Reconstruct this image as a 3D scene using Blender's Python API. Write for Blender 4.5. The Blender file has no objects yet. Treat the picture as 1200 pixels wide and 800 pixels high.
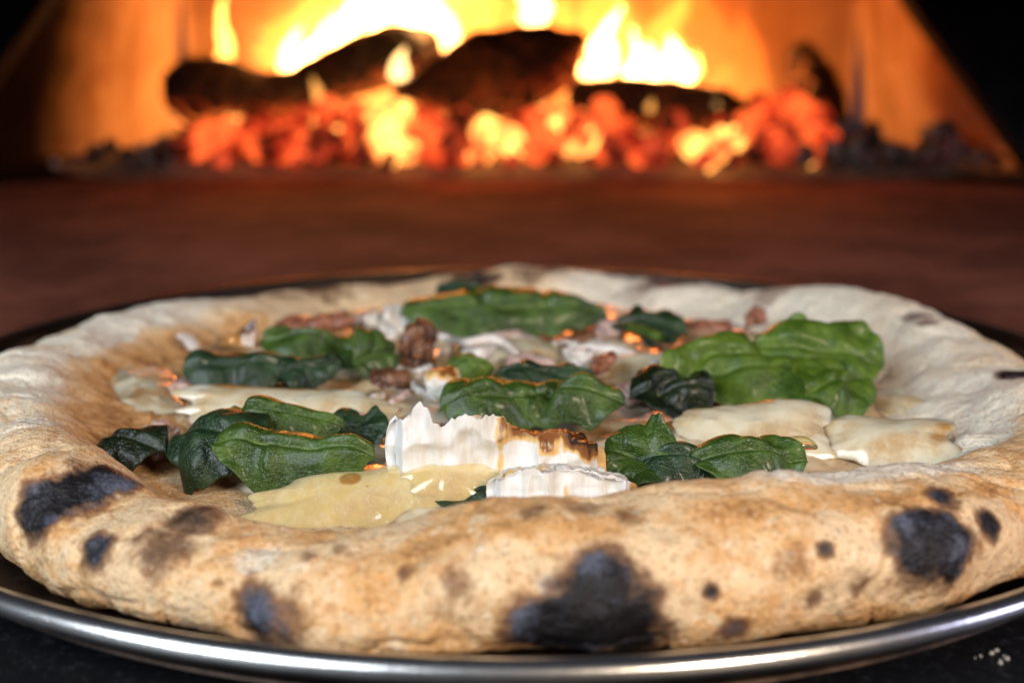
import bpy, bmesh, math, random
import numpy as np
from mathutils import Vector

# ------------------------------------------------------------------ camera, light, exposure
sc = bpy.context.scene
col = sc.collection
FPX, D, H = 1650.0, 0.371, 0.115            # focal length in photo pixels, camera distance to pan centre, height above hearth
PITCH = math.atan(400.0 / FPX)
cam_d = bpy.data.cameras.new('camera')
cam_d.sensor_width = 36.0
cam_d.lens = 36.0 * FPX / 1200.0
cam_d.clip_start, cam_d.clip_end = 0.01, 20.0
cam_d.dof.use_dof = True
cam_d.dof.focus_distance = 0.298
cam_d.dof.aperture_fstop = 10.0
cam = bpy.data.objects.new('camera', cam_d)
cam.location = (0, -D, H)
cam.rotation_euler = (math.pi / 2 - PITCH, 0, 0)
col.objects.link(cam)
sc.camera = cam

world = bpy.data.worlds.new('World')
sc.world = world
world.use_nodes = True
world.node_tree.nodes['Background'].inputs[0].default_value = (0.55, 0.68, 1.0, 1)
world.node_tree.nodes['Background'].inputs[1].default_value = 0.035


def area(name, loc, target, size, energy, color):
    l = bpy.data.lights.new(name, 'AREA')
    l.shape, l.size, l.energy, l.color = 'DISK', size, energy, color
    o = bpy.data.objects.new(name, l)
    o.location = loc
    o.rotation_euler = (Vector(target) - Vector(loc)).to_track_quat('-Z', 'Y').to_euler()
    col.objects.link(o)


area('daylight_from_room', (-0.62, -0.72, 0.50), (0, -0.05, 0.0), 0.70, 10.5, (0.83, 0.92, 1.0))
area('lamp_in_room', (0.42, -0.78, 0.40), (0, -0.08, 0.0), 0.22, 5.6, (1.0, 0.80, 0.60))
area('window_light', (0.95, -0.28, 0.30), (0.25, 0.22, 0.0), 0.30, 2.3, (0.68, 0.70, 1.0))

sc.view_settings.view_transform = 'Standard'
sc.view_settings.look = 'None'
sc.view_settings.exposure = 0.0
sc.view_settings.gamma = 1.0
sc.cycles.use_denoising = True
sc.cycles.max_bounces = 8
sc.cycles.sample_clamp_indirect = 4.0
sc.cycles.blur_glossy = 0.5

# ------------------------------------------------------------------ helpers
random.seed(7)
_fwd = np.array([0, math.cos(PITCH), -math.sin(PITCH)])
_up = np.array([0, math.sin(PITCH), math.cos(PITCH)])


def ray(px, py):
    return np.array([(px - 600) / FPX, 0, 0]) + _fwd + _up * (400 - py) / FPX


def at(px, py, z):
    """point of the place at height z seen at that spot of the photograph"""
    d = ray(px, py)
    return np.array([0, -D, H]) + d * (z - H) / d[2]


def aty(px, py, Y):
    d = ray(px, py)
    return np.array([0, -D, H]) + d * (Y + D) / d[1]


def _hash(ix, iy, iz, seed):
    h = (ix * 374761393 + iy * 668265263 + iz * 2147483647 + seed * 1274126177) & 0xFFFFFFFF
    h = ((h ^ (h >> 13)) * 1274126177) & 0xFFFFFFFF
    h = ((h ^ (h >> 16)) * 2246822519) & 0xFFFFFFFF
    return ((h ^ (h >> 15)) & 0xFFFFFF) / float(0xFFFFFF) * 2 - 1


def vn(P, seed=0):
    """smooth value noise, -1..1"""
    P = np.asarray(P, float)
    f = np.floor(P)
    t = P - f
    t = t * t * t * (t * (t * 6 - 15) + 10)
    i = f.astype(np.int64)
    out = 0
    for dx in (0, 1):
        wx = t[..., 0] if dx else 1 - t[..., 0]
        for dy in (0, 1):
            wy = t[..., 1] if dy else 1 - t[..., 1]
            for dz in (0, 1):
                wz = t[..., 2] if dz else 1 - t[..., 2]
                out = out + wx * wy * wz * _hash(i[..., 0] + dx, i[..., 1] + dy, i[..., 2] + dz, seed)
    return out


def fbm(P, lam, octv=4, seed=0, gain=0.5):
    P = np.asarray(P, float) / lam
    a, s, n = 1.0, 0.0, 0.0
    for k in range(octv):
        s = s + a * vn(P + 17.3 * k, seed + k * 31)
        n += a
        a *= gain
        P = P * 2.03
    return s / n


def sstep(a, b, x):
    t = np.clip((x - a) / (b - a), 0, 1)
    return t * t * (3 - 2 * t)


def periodic(tab, th):
    tab = sorted(tab)
    k = np.array([t[0] for t in tab], float)
    v = np.array([t[1] for t in tab], float)
    k = np.concatenate([k - 360, k, k + 360])
    v = np.concatenate([v, v, v])
    # smooth: average of linear interpolation over a few degrees
    r = 0
    for o in (-6, -3, 0, 3, 6):
        r = r + np.interp(th + o, k, v)
    return r / 5


def mesh_obj(name, V, F, mat, parent=None, attrs=None, smooth=True):
    me = bpy.data.meshes.new(name)
    V = np.asarray(V, np.float32).reshape(-1, 3)
    F = np.asarray(F, np.int32)
    me.vertices.add(len(V))
    me.vertices.foreach_set('co', V.ravel())
    n, k = F.shape
    me.loops.add(n * k)
    me.loops.foreach_set('vertex_index', F.ravel())
    me.polygons.add(n)
    me.polygons.foreach_set('loop_start', np.arange(0, n * k, k, dtype=np.int32))
    me.polygons.foreach_set('loop_total', np.full(n, k, np.int32))
    me.update(calc_edges=True)
    me.polygons.foreach_set('use_smooth', np.full(n, smooth, bool))
    for a, val in (attrs or {}).items():
        at_ = me.attributes.new(a, 'FLOAT', 'POINT')
        at_.data.foreach_set('value', np.asarray(val, np.float32).ravel())
    me.validate()
    if mat:
        me.materials.append(mat)
    o = bpy.data.objects.new(name, me)
    col.objects.link(o)
    if parent:
        o.parent = parent
    return o


def grid_faces(n, m, wrap_n=False, wrap_m=False):
    a = np.arange(n if wrap_n else n - 1)
    b = np.arange(m if wrap_m else m - 1)
    A, B = np.meshgrid(a, b, indexing='ij')
    A2, B2 = (A + 1) % n, (B + 1) % m
    return np.stack([A * m + B, A2 * m + B, A2 * m + B2, A * m + B2], -1).reshape(-1, 4)


def grid_obj(name, P, mat, parent=None, wrap_n=False, wrap_m=False, attrs=None):
    n, m = P.shape[:2]
    return mesh_obj(name, P, grid_faces(n, m, wrap_n, wrap_m), mat, parent, attrs)


_cubes = {}


def cube_sphere(n):
    """unit cube surface divided n x n per face, welded"""
    if n in _cubes:
        return _cubes[n]
    idx, V, F = {}, [], []
    def vid(p):
        if p not in idx:
            idx[p] = len(V)
            V.append(p)
        return idx[p]
    for ax in range(3):
        for s in (0, n):
            for i in range(n):
                for j in range(n):
                    q = []
                    for (a, b) in ((i, j), (i + 1, j), (i + 1, j + 1), (i, j + 1)):
                        p = [a, b]
                        p.insert(ax, s)
                        q.append(vid(tuple(p)))
                    if (s == 0) != (ax == 1):
                        q.reverse()
                    F.append(q)
    _cubes[n] = (np.array(V, float) / n * 2 - 1, np.array(F))
    return _cubes[n]


def lump(n, size, power=3.0):
    """superellipsoid vertices and faces; size = half axes"""
    V, F = cube_sphere(n)
    V = np.tan(V * 0.75) / math.tan(0.75)
    r = (np.abs(V) ** power).sum(1) ** (1 / power)
    U = V / r[:, None]
    return U, U * np.asarray(size), F


def rotm(rx, ry, rz):
    cx, sx, cy, sy, cz, sz = math.cos(rx), math.sin(rx), math.cos(ry), math.sin(ry), math.cos(rz), math.sin(rz)
    X = np.array([[1, 0, 0], [0, cx, -sx], [0, sx, cx]])
    Y = np.array([[cy, 0, sy], [0, 1, 0], [-sy, 0, cy]])
    Z = np.array([[cz, -sz, 0], [sz, cz, 0], [0, 0, 1]])
    return Z @ Y @ X


def tag(o, label, cat, group=None):
    o['label'], o['category'] = label, cat
    if group:
        o['group'] = group
    return o


def thing(name, loc, label, cat, group=None):
    o = bpy.data.objects.new(name, None)
    o.location = loc
    col.objects.link(o)
    return tag(o, label, cat, group)


# ------------------------------------------------------------------ materials
class MB:
    def __init__(s, name):
        s.m = bpy.data.materials.new(name)
        s.m.use_nodes = True
        s.t = s.m.node_tree
        s.b = s.t.nodes['Principled BSDF']
        s.out = s.t.nodes['Material Output']
        s._co = None

    def new(s, kind, **kw):
        n = s.t.nodes.new(kind)
        for k, v in kw.items():
            setattr(n, k, v)
        return n

    def link(s, a, b):
        s.t.links.new(a, b)

    def set(s, sock, v):
        if isinstance(v, bpy.types.NodeSocket):
            s.link(v, sock)
        else:
            sock.default_value = v

    def co(s):
        if s._co is None:
            s._co = s.new('ShaderNodeTexCoord').outputs['Object']
        return s._co

    def noise(s, scale, detail=3, rough=0.55, vec=None, dist=0.0):
        n = s.new('ShaderNodeTexNoise')
        s.link(vec or s.co(), n.inputs['Vector'])
        n.inputs['Scale'].default_value = scale
        n.inputs['Detail'].default_value = detail
        n.inputs['Roughness'].default_value = rough
        n.inputs['Distortion'].default_value = dist
        return n.outputs['Fac']

    def voronoi(s, scale, feature='F1', vec=None):
        n = s.new('ShaderNodeTexVoronoi', feature=feature)
        s.link(vec or s.co(), n.inputs['Vector'])
        n.inputs['Scale'].default_value = scale
        return n.outputs['Distance']

    def stretch(s, sx, sy, sz):
        n = s.new('ShaderNodeMapping')
        n.inputs['Scale'].default_value = (sx, sy, sz)
        s.link(s.co(), n.inputs['Vector'])
        return n.outputs[0]

    def attr(s, name):
        return s.new('ShaderNodeAttribute', attribute_name=name).outputs['Fac']

    def math(s, op, a, b=0.0, clamp=False):
        n = s.new('ShaderNodeMath', operation=op, use_clamp=clamp)
        s.set(n.inputs[0], a)
        s.set(n.inputs[1], b)
        return n.outputs[0]

    def ramp(s, fac, a, b, lo=0.0, hi=1.0):
        n = s.new('ShaderNodeMapRange', interpolation_type='SMOOTHSTEP')
        s.set(n.inputs['Value'], fac)
        for k, v in (('From Min', a), ('From Max', b), ('To Min', lo), ('To Max', hi)):
            n.inputs[k].default_value = v
        return n.outputs[0]

    def mix(s, fac, a, b, blend='MIX'):
        n = s.new('ShaderNodeMix', data_type='RGBA', blend_type=blend)
        s.set(n.inputs[0], fac)
        s.set(n.inputs[6], a if not isinstance(a, tuple) else (*a, 1) if len(a) == 3 else a)
        s.set(n.inputs[7], b if not isinstance(b, tuple) else (*b, 1) if len(b) == 3 else b)
        return n.outputs[2]

    def bump(s, h, strength, dist):
        n = s.new('ShaderNodeBump')
        n.inputs['Strength'].default_value = strength
        n.inputs['Distance'].default_value = dist
        s.set(n.inputs['Height'], h)
        s.link(n.outputs[0], s.b.inputs['Normal'])
        return n.outputs[0]

    def base(s, c):
        s.set(s.b.inputs['Base Color'], c if not isinstance(c, tuple) else (*c, 1))
        return s

    def p(s, **kw):
        for k, v in kw.items():
            s.set(s.b.inputs[k.replace('_', ' ')], v)
        return s


def m_crust():
    m = MB('baked_dough')
    n1 = m.noise(420, 4, .65)
    n2 = m.noise(95, 4, .6)
    n3 = m.noise(1500, 2, .6)
    br = m.math('ADD', m.attr('brown'), m.math('MULTIPLY', m.math('SUBTRACT', n2, .5), 1.1))
    br = m.math('ADD', br, m.math('MULTIPLY', m.math('SUBTRACT', n1, .5), 0.9))
    c = m.mix(m.ramp(br, -.25, .25), (.84, .61, .37), (.74, .40, .155))
    c = m.mix(m.ramp(br, .15, .62), c, (.34, .145, .045))
    c = m.mix(m.ramp(br, .6, 1.05), c, (.105, .040, .017))
    fl = m.math('ADD', m.attr('flour'), m.math('MULTIPLY', m.math('SUBTRACT', n3, .5), 1.4))
    fl = m.math('ADD', fl, m.math('MULTIPLY', m.math('SUBTRACT', n1, .5), .8))
    c = m.mix(m.ramp(fl, .2, .8, 0, .9), c, (.88, .83, .72))
    gr = m.noise(1050, 2, .5)
    c = m.mix(m.ramp(gr, .56, .70, 0, .5), c, (.84, .64, .40))
    c = m.mix(m.ramp(gr, .44, .32, 0, .5), c, (.25, .11, .045))
    fk = m.noise(330, 2, .5)
    c = m.mix(m.ramp(fk, .62, .74, 0, .32), c, (.36, .16, .06))
    c = m.mix(m.ramp(m.noise(250, 2, .5), .62, .72, 0, .5), c, (.90, .78, .58))
    ch = m.math('ADD', m.attr('char'), m.math('MULTIPLY', m.math('SUBTRACT', n1, .5), .55))
    ch = m.math('ADD', ch, m.math('MULTIPLY', m.math('SUBTRACT', n2, .5), .45))
    cm = m.ramp(ch, .30, .72)
    c = m.mix(m.ramp(ch, .05, .42), c, m.mix(.8, c, (.13, .042, .016)))
    ash = m.ramp(m.math('ADD', n2, m.math('MULTIPLY', n3, .25)), .58, .84)  # bluish daylight sheen on the char, painted into its colour
    c = m.mix(cm, c, m.mix(ash, (.012, .010, .012), (.12, .135, .19)))
    m.base(c)
    m.p(Roughness=m.ramp(cm, 0, 1, .72, .5), Specular_IOR_Level=.3,
        Subsurface_Weight=.08, Subsurface_Radius=(.003, .0015, .0008), Subsurface_Scale=1.0)
    h = m.math('ADD', m.math('MULTIPLY', n1, 1.0), m.math('MULTIPLY', n3, .45))
    h = m.math('ADD', h, m.math('MULTIPLY', n2, .8))
    m.bump(m.math('ADD', h, m.math('MULTIPLY', gr, 1.1)), .6, .0009)
    return m.m


def m_sauce():
    m = MB('melted_cheese_and_cream')
    n1, n2, n3 = m.noise(75, 4, .6), m.noise(260, 3, .6), m.noise(38, 3, .5)
    c = m.mix(m.ramp(n1, .36, .56), (.40, .22, .095), (.66, .50, .30))
    c = m.mix(m.ramp(n3, .48, .62), c, (.76, .66, .48))
    c = m.mix(m.ramp(n2, .60, .76, 0, .6), c, (.18, .075, .03))
    m.base(c).p(Roughness=m.ramp(n2, .3, .7, .10, .30), Specular_IOR_Level=.6, Coat_Weight=1.0, Coat_Roughness=.05,
                Subsurface_Weight=.2, Subsurface_Radius=(.004, .0028, .0016), Subsurface_Scale=1.0)
    m.bump(m.math('ADD', m.math('MULTIPLY', n2, .4), m.math('MULTIPLY', n1, 1.6)), .4, .0014)
    return m.m


def m_cheese(name, c1, c2, gloss=.3, toast=True):
    m = MB(name)
    n1, n2 = m.noise(130, 4, .6), m.noise(480, 3, .6)
    c = m.mix(m.ramp(n1, .35, .65), c1, c2)
    c = m.mix(m.ramp(m.noise(60, 5, .65), .46, .66, 0, .7), c, tuple(x * k for x, k in zip(c2, (.66, .52, .38))))
    c = m.mix(m.ramp(m.noise(900, 3, .6), .58, .72, 0, .35), c, (.86, .80, .68))
    if toast:
        t = m.math('ADD', m.attr('toast'), m.math('MULTIPLY', m.math('SUBTRACT', n1, .5), .9))
        c = m.mix(m.ramp(t, .25, .6), c, (.46, .22, .05))
        c = m.mix(m.ramp(t, .62, .95), c, (.10, .035, .015))
    m.base(c).p(Roughness=m.ramp(n1, .3, .7, gloss * .7, gloss * 1.5), Specular_IOR_Level=.5, Coat_Weight=1.0, Coat_Roughness=.05, Transmission_Weight=.07, IOR=1.4,
                Subsurface_Weight=.4, Subsurface_Radius=(.005, .0036, .002), Subsurface_Scale=1.0)
    m.bump(m.math('ADD', n2, m.math('MULTIPLY', n1, 1.5)), .22, .0007)
    return m.m


def m_goat():
    m = MB('goat_cheese')
    n1, n2 = m.noise(1.0, 4, .6, m.stretch(420, 420, 60)), m.noise(600, 3, .6)
    t = m.math('ADD', m.attr('toast'), m.math('MULTIPLY', m.math('SUBTRACT', m.noise(210, 3), .5), .7))
    t = m.math('ADD', t, m.math('MULTIPLY', m.math('SUBTRACT', n1, .5), .7))
    c = m.mix(m.ramp(n1, .35, .6), (.70, .67, .60), (.80, .79, .78))
    c = m.mix(m.ramp(t, .28, .5), c, (.74, .47, .17))
    c = m.mix(m.ramp(t, .5, .78), c, (.25, .095, .028))
    c = m.mix(m.ramp(t, .85, 1.1), c, (.035, .016, .010))
    m.base(c).p(Roughness=m.ramp(t, .3, .8, .6, .3), Subsurface_Weight=.2, Subsurface_Radius=(.002, .0018, .0014), Subsurface_Scale=1.0)
    m.bump(m.math('ADD', m.math('MULTIPLY', n1, .6), m.math('MULTIPLY', n2, .6)), .4, .0007)
    return m.m


def m_leaf(name, ca, cb, vein, gloss=.33, scorch=.0):
    m = MB(name)
    n1, n2 = m.noise(160, 4, .6), m.noise(900, 2, .6)
    c = m.mix(m.ramp(n1, .35, .66), ca, cb)
    c = m.mix(m.ramp(m.noise(55, 3, .6), .50, .72, 0, .65), c, tuple(x * .4 for x in ca))
    c = m.mix(m.math('MULTIPLY', m.attr('vein'), .55), c, vein)
    sc_ = m.math('ADD', m.attr('scorch'), m.math('MULTIPLY', m.math('SUBTRACT', n1, .5), .9))
    c = m.mix(m.ramp(sc_, .3 - scorch, .75 - scorch), c, (.012, .014, .006))
    m.base(c).p(Roughness=m.ramp(n1, .3, .7, gloss * .75, gloss * 1.4), Specular_IOR_Level=.45,
                Coat_Weight=.25, Coat_Roughness=.18, Transmission_Weight=0.0)
    vv = m.ramp(m.voronoi(1000, 'DISTANCE_TO_EDGE'), 0, .2)
    m.bump(m.math('ADD', m.math('ADD', n1, m.math('MULTIPLY', n2, .6)), m.math('MULTIPLY', vv, .10)), .75, .0011)
    # light passing through the thin blade
    tr = m.new('ShaderNodeBsdfTranslucent')
    m.link(m.mix(.5, c, (.10, .22, .02)), tr.inputs['Color'])
    mx = m.new('ShaderNodeMixShader')
    mx.inputs[0].default_value = .16
    m.link(m.b.outputs[0], mx.inputs[1])
    m.link(tr.outputs[0], mx.inputs[2])
    m.link(mx.outputs[0], m.out.inputs['Surface'])
    return m.m


def m_bits(name, c1, c2, rough=.35, sss=.1, scale=320):
    m = MB(name)
    n1 = m.noise(scale, 4, .65)
    m.base(m.mix(m.ramp(n1, .36, .64), c1, c2)).p(Roughness=m.ramp(n1, .3, .7, rough * .7, rough * 1.5), Specular_IOR_Level=.55,
           Subsurface_Weight=sss, Subsurface_Radius=(.003, .0018, .001), Subsurface_Scale=1.0)
    m.bump(n1, .5, .0008)
    return m.m


def m_metal(name, c, rough, wear=.12):
    m = MB(name)
    n1, n2 = m.noise(60, 5, .7), m.noise(900, 2, .6)
    m.base(m.mix(m.ramp(n1, .35, .7), c, tuple(x * .72 for x in c))).p(Metallic=1.0, Roughness=m.ramp(n1, .3, .7, rough - wear * .5, rough + wear))
    m.bump(n2, .12, .0003)
    return m.m


def m_rim():
    """rolled rim: worn bright on its outer half, seasoned dark towards the dish"""
    m = MB('worn_tin_rim')
    n1 = m.noise(60, 5, .7)
    ln = m.new('ShaderNodeVectorMath', operation='LENGTH')
    mp = m.stretch(1, 1, 0)
    m.link(mp, ln.inputs[0])
    k = m.ramp(m.math('ADD', ln.outputs['Value'], m.math('MULTIPLY', m.math('SUBTRACT', n1, .5), .0015)), .1652, .1660)
    m.base(m.mix(k, (.055, .040, .032), m.mix(m.ramp(n1, .35, .7), (.82, .81, .80), (.62, .61, .60))))
    m.p(Metallic=1.0, Roughness=m.ramp(k, 0, 1, .42, .27))
    m.bump(m.noise(900, 2, .6), .12, .0003)
    return m.m


def m_seasoned():
    m = MB('seasoned_dark_tin')
    n1, n2 = m.noise(70, 5, .7), m.noise(600, 3, .6)
    m.base(m.mix(m.ramp(n1, .4, .7), (.045, .032, .027), (.13, .085, .060))).p(Metallic=.8, Roughness=m.ramp(n1, .3, .7, .34, .55))
    m.bump(n2, .25, .0005)
    return m.m


def m_floor():
    m = MB('sooty_firebrick_floor')
    n1, n2, n3 = m.noise(9, 5, .65), m.noise(60, 5, .7), m.noise(420, 3, .7)
    c = m.mix(m.ramp(n1, .42, .60), (.085, .022, .013), (.19, .060, .036))
    c = m.mix(m.ramp(n2, .5, .75, 0, .6), c, (.23, .095, .065))
    c = m.mix(m.ramp(n3, .55, .75, 0, .5), c, (.05, .035, .03))
    m.base(c).p(Roughness=.82, Specular_IOR_Level=.25)
    m.bump(m.math('ADD', n3, m.math('MULTIPLY', n2, 1.5)), .6, .0015)
    return m.m


def m_granite():
    m = MB('black_granite')
    n1, n2 = m.noise(500, 3, .7), m.voronoi(900)
    c = m.mix(m.ramp(n1, .55, .75), (.006, .0065, .009), (.030, .032, .042))
    m.base(c).p(Roughness=m.ramp(n1, .3, .7, .42, .62), Specular_IOR_Level=.35)
    m.bump(n1, .25, .0004)
    return m.m


def m_wall(name, soot):
    m = MB(name)
    n1, n2, n3 = m.noise(5, 4, .6), m.noise(26, 5, .65), m.noise(1.0, 4, .6, m.stretch(30, 30, 5))
    c = m.mix(m.ramp(n2, .3, .7), (.42, .22, .11), (.55, .31, .17))
    c = m.mix(m.ramp(n3, .48, .72, 0, .75), c, (.24, .105, .05))
    s = m.math('ADD', m.math('MULTIPLY', m.math('SUBTRACT', n1, .5), 1.2), m.attr('soot'))  # soot, plus the left wall's fading firelight painted as darker colour
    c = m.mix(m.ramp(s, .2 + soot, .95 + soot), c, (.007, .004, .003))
    m.base(c).p(Roughness=.95, Specular_IOR_Level=.02)
    m.bump(m.math('ADD', n2, m.noise(140, 4, .7)), .5, .004)
    return m.m


def m_soot():
    m = MB('soot_black_steel')
    n1 = m.noise(40, 4, .7)
    m.base(m.mix(m.ramp(n1, .3, .7), (.005, .005, .007), (.013, .013, .017))).p(Roughness=.85, Specular_IOR_Level=.12)
    m.bump(n1, .3, .002)
    return m.m


def m_bark():
    m = MB('charred_wood')
    n1 = m.noise(30, 5, .7)
    v = m.voronoi(55, 'DISTANCE_TO_EDGE')
    c = m.mix(m.ramp(n1, .4, .7), (.014, .010, .008), (.085, .046, .026))
    c = m.mix(m.ramp(m.noise(75, 4, .6), .62, .8, 0, .7), c, (.30, .24, .19))
    m.base(c).p(Roughness=.85, Specular_IOR_Level=.3)
    # glowing cracks: only where the wood is really burning (underside)
    g = m.math('MULTIPLY', m.ramp(v, .10, .0), m.attr('glow'))
    em = m.mix(g, (.9, .05, .008), (1.0, .34, .04))
    m.set(m.b.inputs['Emission Color'], em)
    gg = m.math('ADD', m.math('MULTIPLY', g, 1.6), m.math('MULTIPLY', m.attr('glow'), m.ramp(n1, .40, .72, 0, .55)))
    m.set(m.b.inputs['Emission Strength'], gg)
    m.bump(m.math('ADD', m.ramp(v, 0, .2), n1), .8, .005)
    return m.m


def m_ember(name, c_lo, c_hi, s_lo, s_hi, thr, ashy=(.07, .05, .042)):
    m = MB(name)
    inf = m.new('ShaderNodeObjectInfo')
    add = m.new('ShaderNodeVectorMath', operation='ADD')
    m.link(m.co(), add.inputs[0])
    m.link(inf.outputs['Location'], add.inputs[1])
    n1 = m.noise(42, 4, .6, add.outputs[0])
    n2 = m.noise(140, 3, .6, add.outputs[0])
    m.base(m.mix(m.ramp(n2, .4, .7), (.015, .010, .009), ashy)).p(Roughness=.95, Specular_IOR_Level=.1)
    g = m.ramp(m.math('ADD', n1, m.math('MULTIPLY', n2, .25)), thr, thr + .28)
    m.set(m.b.inputs['Emission Color'], m.mix(g, c_lo, c_hi))
    gs = m.math('ADD', s_lo, m.math('MULTIPLY', g, s_hi - s_lo))
    m.set(m.b.inputs['Emission Strength'], gs)
    m.bump(n2, .6, .003)
    return m.m


def m_flame(name, c, s):
    m = MB(name)
    m.t.nodes.remove(m.b)
    e = m.new('ShaderNodeEmission')
    e.inputs[0].default_value = (*c, 1)
    e.inputs[1].default_value = s
    m.link(e.outputs[0], m.out.inputs['Volume'])
    return m.m


M = {
    'crust': m_crust(), 'sauce': m_sauce(), 'goat': m_goat(),
    'cream': m_cheese('creamy_cheese', (.84, .76, .58), (.76, .62, .40), .2),
    'yellow': m_cheese('melted_yellow_cheese', (.72, .53, .22), (.80, .66, .38), .16),
    'leaf': m_leaf('spinach_green', (.032, .070, .010), (.085, .160, .022), (.14, .21, .06), .34),
    'leaf_bright': m_leaf('spinach_bright_green', (.060, .125, .010), (.140, .235, .022), (.20, .28, .07), .40),
    'leaf_dark': m_leaf('spinach_dark_green', (.012, .034, .013), (.036, .080, .030), (.06, .11, .05), .36, .08),
    'leaf_scorched': m_leaf('spinach_scorched', (.008, .016, .006), (.020, .036, .010), (.03, .05, .02), .26, .25),
    'onion': m_bits('cooked_onion', (.62, .54, .48), (.78, .74, .70), .28, .35, 200),
    'onion_pink': m_bits('pink_onion', (.46, .30, .26), (.62, .47, .42), .3, .3, 200),
    'bacon': m_bits('smoked_bacon', (.16, .050, .028), (.34, .135, .075), .3, .1, 260),
    'bacon_dark': m_bits('browned_bacon', (.075, .028, .016), (.22, .095, .045), .32, .05, 260),
    'steel': m_rim(),
    'seasoned': m_seasoned(), 'floor': m_floor(), 'granite': m_granite(),
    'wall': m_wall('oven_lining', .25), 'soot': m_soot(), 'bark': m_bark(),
    'ember_hot': m_ember('yellow_hot_ember', (1.0, .06, .012), (1.0, .46, .09), .55, 4.2, .47),
    'ember': m_ember('orange_ember', (.9, .022, .008), (1.0, .13, .025), .16, 1.7, .46),
    'ember_dull': m_ember('dull_red_ember', (.5, .02, .006), (1.0, .10, .03), .02, .9, .48),
    'coal': m_ember('dead_coal', (.4, .02, .01), (.6, .03, .01), .0, .06, .60, (.26, .25, .26)),
    'flame_hot': m_flame('flame_yellow_white', (1.0, .58, .20), 78),
    'flame': m_flame('flame_yellow', (1.0, .46, .10), 42),
    'flame_mid': m_flame('flame_deep_yellow', (1.0, .33, .05), 10),
    'flame_soft': m_flame('flame_orange', (1.0, .26, .03), 4),
    'flour': m_bits('flour', (.36, .34, .31), (.5, .48, .45), .9, 0, 800),
}

# ------------------------------------------------------------------ the oven: floor, shelf, lining, arch
def box(name, x0, x1, y0, y1, z0, z1, mat, parent=None):
    V = [(x, y, z) for x in (x0, x1) for y in (y0, y1) for z in (z0, z1)]
    F = [(0, 1, 3, 2), (4, 6, 7, 5), (0, 4, 5, 1), (2, 3, 7, 6), (0, 2, 6, 4), (1, 5, 7, 3)]
    return mesh_obj(name, V, F, mat, parent, smooth=False)


fl = box('oven_floor', -.75, .75, -.03, .95, -.05, 0, M['floor'])
fl['kind'] = 'structure'
sh = box('stone_shelf', -.75, .75, -.60, -.033, -.05, -.001, M['granite'])
sh['kind'] = 'structure'

oven = thing('oven', (0, .75, 0), 'wood-fired oven lining with a black steel arch around the fire', 'oven')


def local(P):
    return np.asarray(P) - np.array([0, .75, 0])


def panel(name, p0, p1, lean, ztop, soot_shade, th=.04):
    """upright slab from ground point p0 to p1, leaning inwards; a little rough"""
    n, m_ = 60, 60
    p0, p1 = np.array(p0), np.array(p1)
    t = (p1 - p0) / np.linalg.norm(p1 - p0)
    nrm = np.array([t[1], -t[0]])
    if nrm @ np.array([0, .5]) - nrm @ p0 < 0:
        nrm = -nrm
    U, W = np.meshgrid(np.linspace(0, 1, n), np.linspace(0, 1, m_), indexing='ij')
    z = -.004 + W * ztop
    xy = p0 + U[..., None] * (p1 - p0) + nrm * (lean * (z ** 1.35))[..., None]
    P = np.dstack([xy, z])
    P[..., :2] += nrm * (fbm(P, .09, 4, 5) * .003)[..., None]
    back = P.copy()
    back[..., :2] -= nrm * th
    allP = np.stack([P, back])
    V = allP.reshape(-1, 3)
    f0 = grid_faces(n, m_)
    k = n * m_
    idx = np.arange(k).reshape(n, m_)
    loop = np.concatenate([idx[:, 0], idx[-1, 1:], idx[-2::-1, -1], idx[0, -2:0:-1]])
    nx = np.roll(loop, -1)
    rim = np.stack([loop, nx, nx + k, loop + k], -1)
    F = np.vstack([f0, f0[:, ::-1] + k, rim])
    s = np.concatenate([soot_shade(U, z).ravel()] * 2)
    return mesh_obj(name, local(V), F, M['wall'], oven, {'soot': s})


panel('back_panel', (-.262, .785), (.276, .785), .10, .42, lambda u, z: z * .9)
panel('side_panel', (.286, .782), (.47, .40), .30, .42, lambda u, z: u * 1.3 + z * 1.4)
panel('side_panel', (-.272, .782), (-.50, .40), .22, .42, lambda u, z: .3 + u * 2.6 + z * 1.2)  # shade growing away from the fire is painted over the soot here

# arch: a black steel frame standing across the hearth, sloping cheeks and a lintel
def arch_frame():
    yA, th = .555, .03
    inner = [(-.395, -.003), (-.31, .10), (-.255, .17), (-.15, .24), (0, .265), (.15, .24), (.205, .185), (.262, .105), (.350, -.003)]
    outer = [(-.74, -.003), (-.74, .20), (-.74, .45), (-.3, .45), (0, .45), (.3, .45), (.74, .45), (.74, .20), (.74, -.003)]
    V, F = [], []
    for y in (yA, yA + th):
        for p in inner:
            V.append((p[0], y, p[1]))
        for p in outer:
            V.append((p[0], y, p[1]))
    n = len(inner)
    for i in range(n - 1):
        F += [(i, i + 1, n + i + 1, n + i), (2 * n + i, 3 * n + i, 3 * n + i + 1, 2 * n + i + 1)]
        F += [(i, 2 * n + i, 2 * n + i + 1, i + 1), (n + i, n + i + 1, 3 * n + i + 1, 3 * n + i)]
    F += [(0, n, 3 * n, 2 * n), (n - 1, 3 * n - 1, 4 * n - 1, 2 * n - 1)]
    return mesh_obj('arch_plate', local(V), F, M['soot'], oven, smooth=False)


arch_frame()
box('daylight_blocker', -.74, .74, .08 - .75, .13 - .75, .150, .45, M['soot'], oven)  # unseen slab, added to keep daylight off the back wall and hearth
box('roof_slab', -.74, .74, .08 - .75, .86 - .75, .455, .49, M['soot'], oven)

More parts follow.
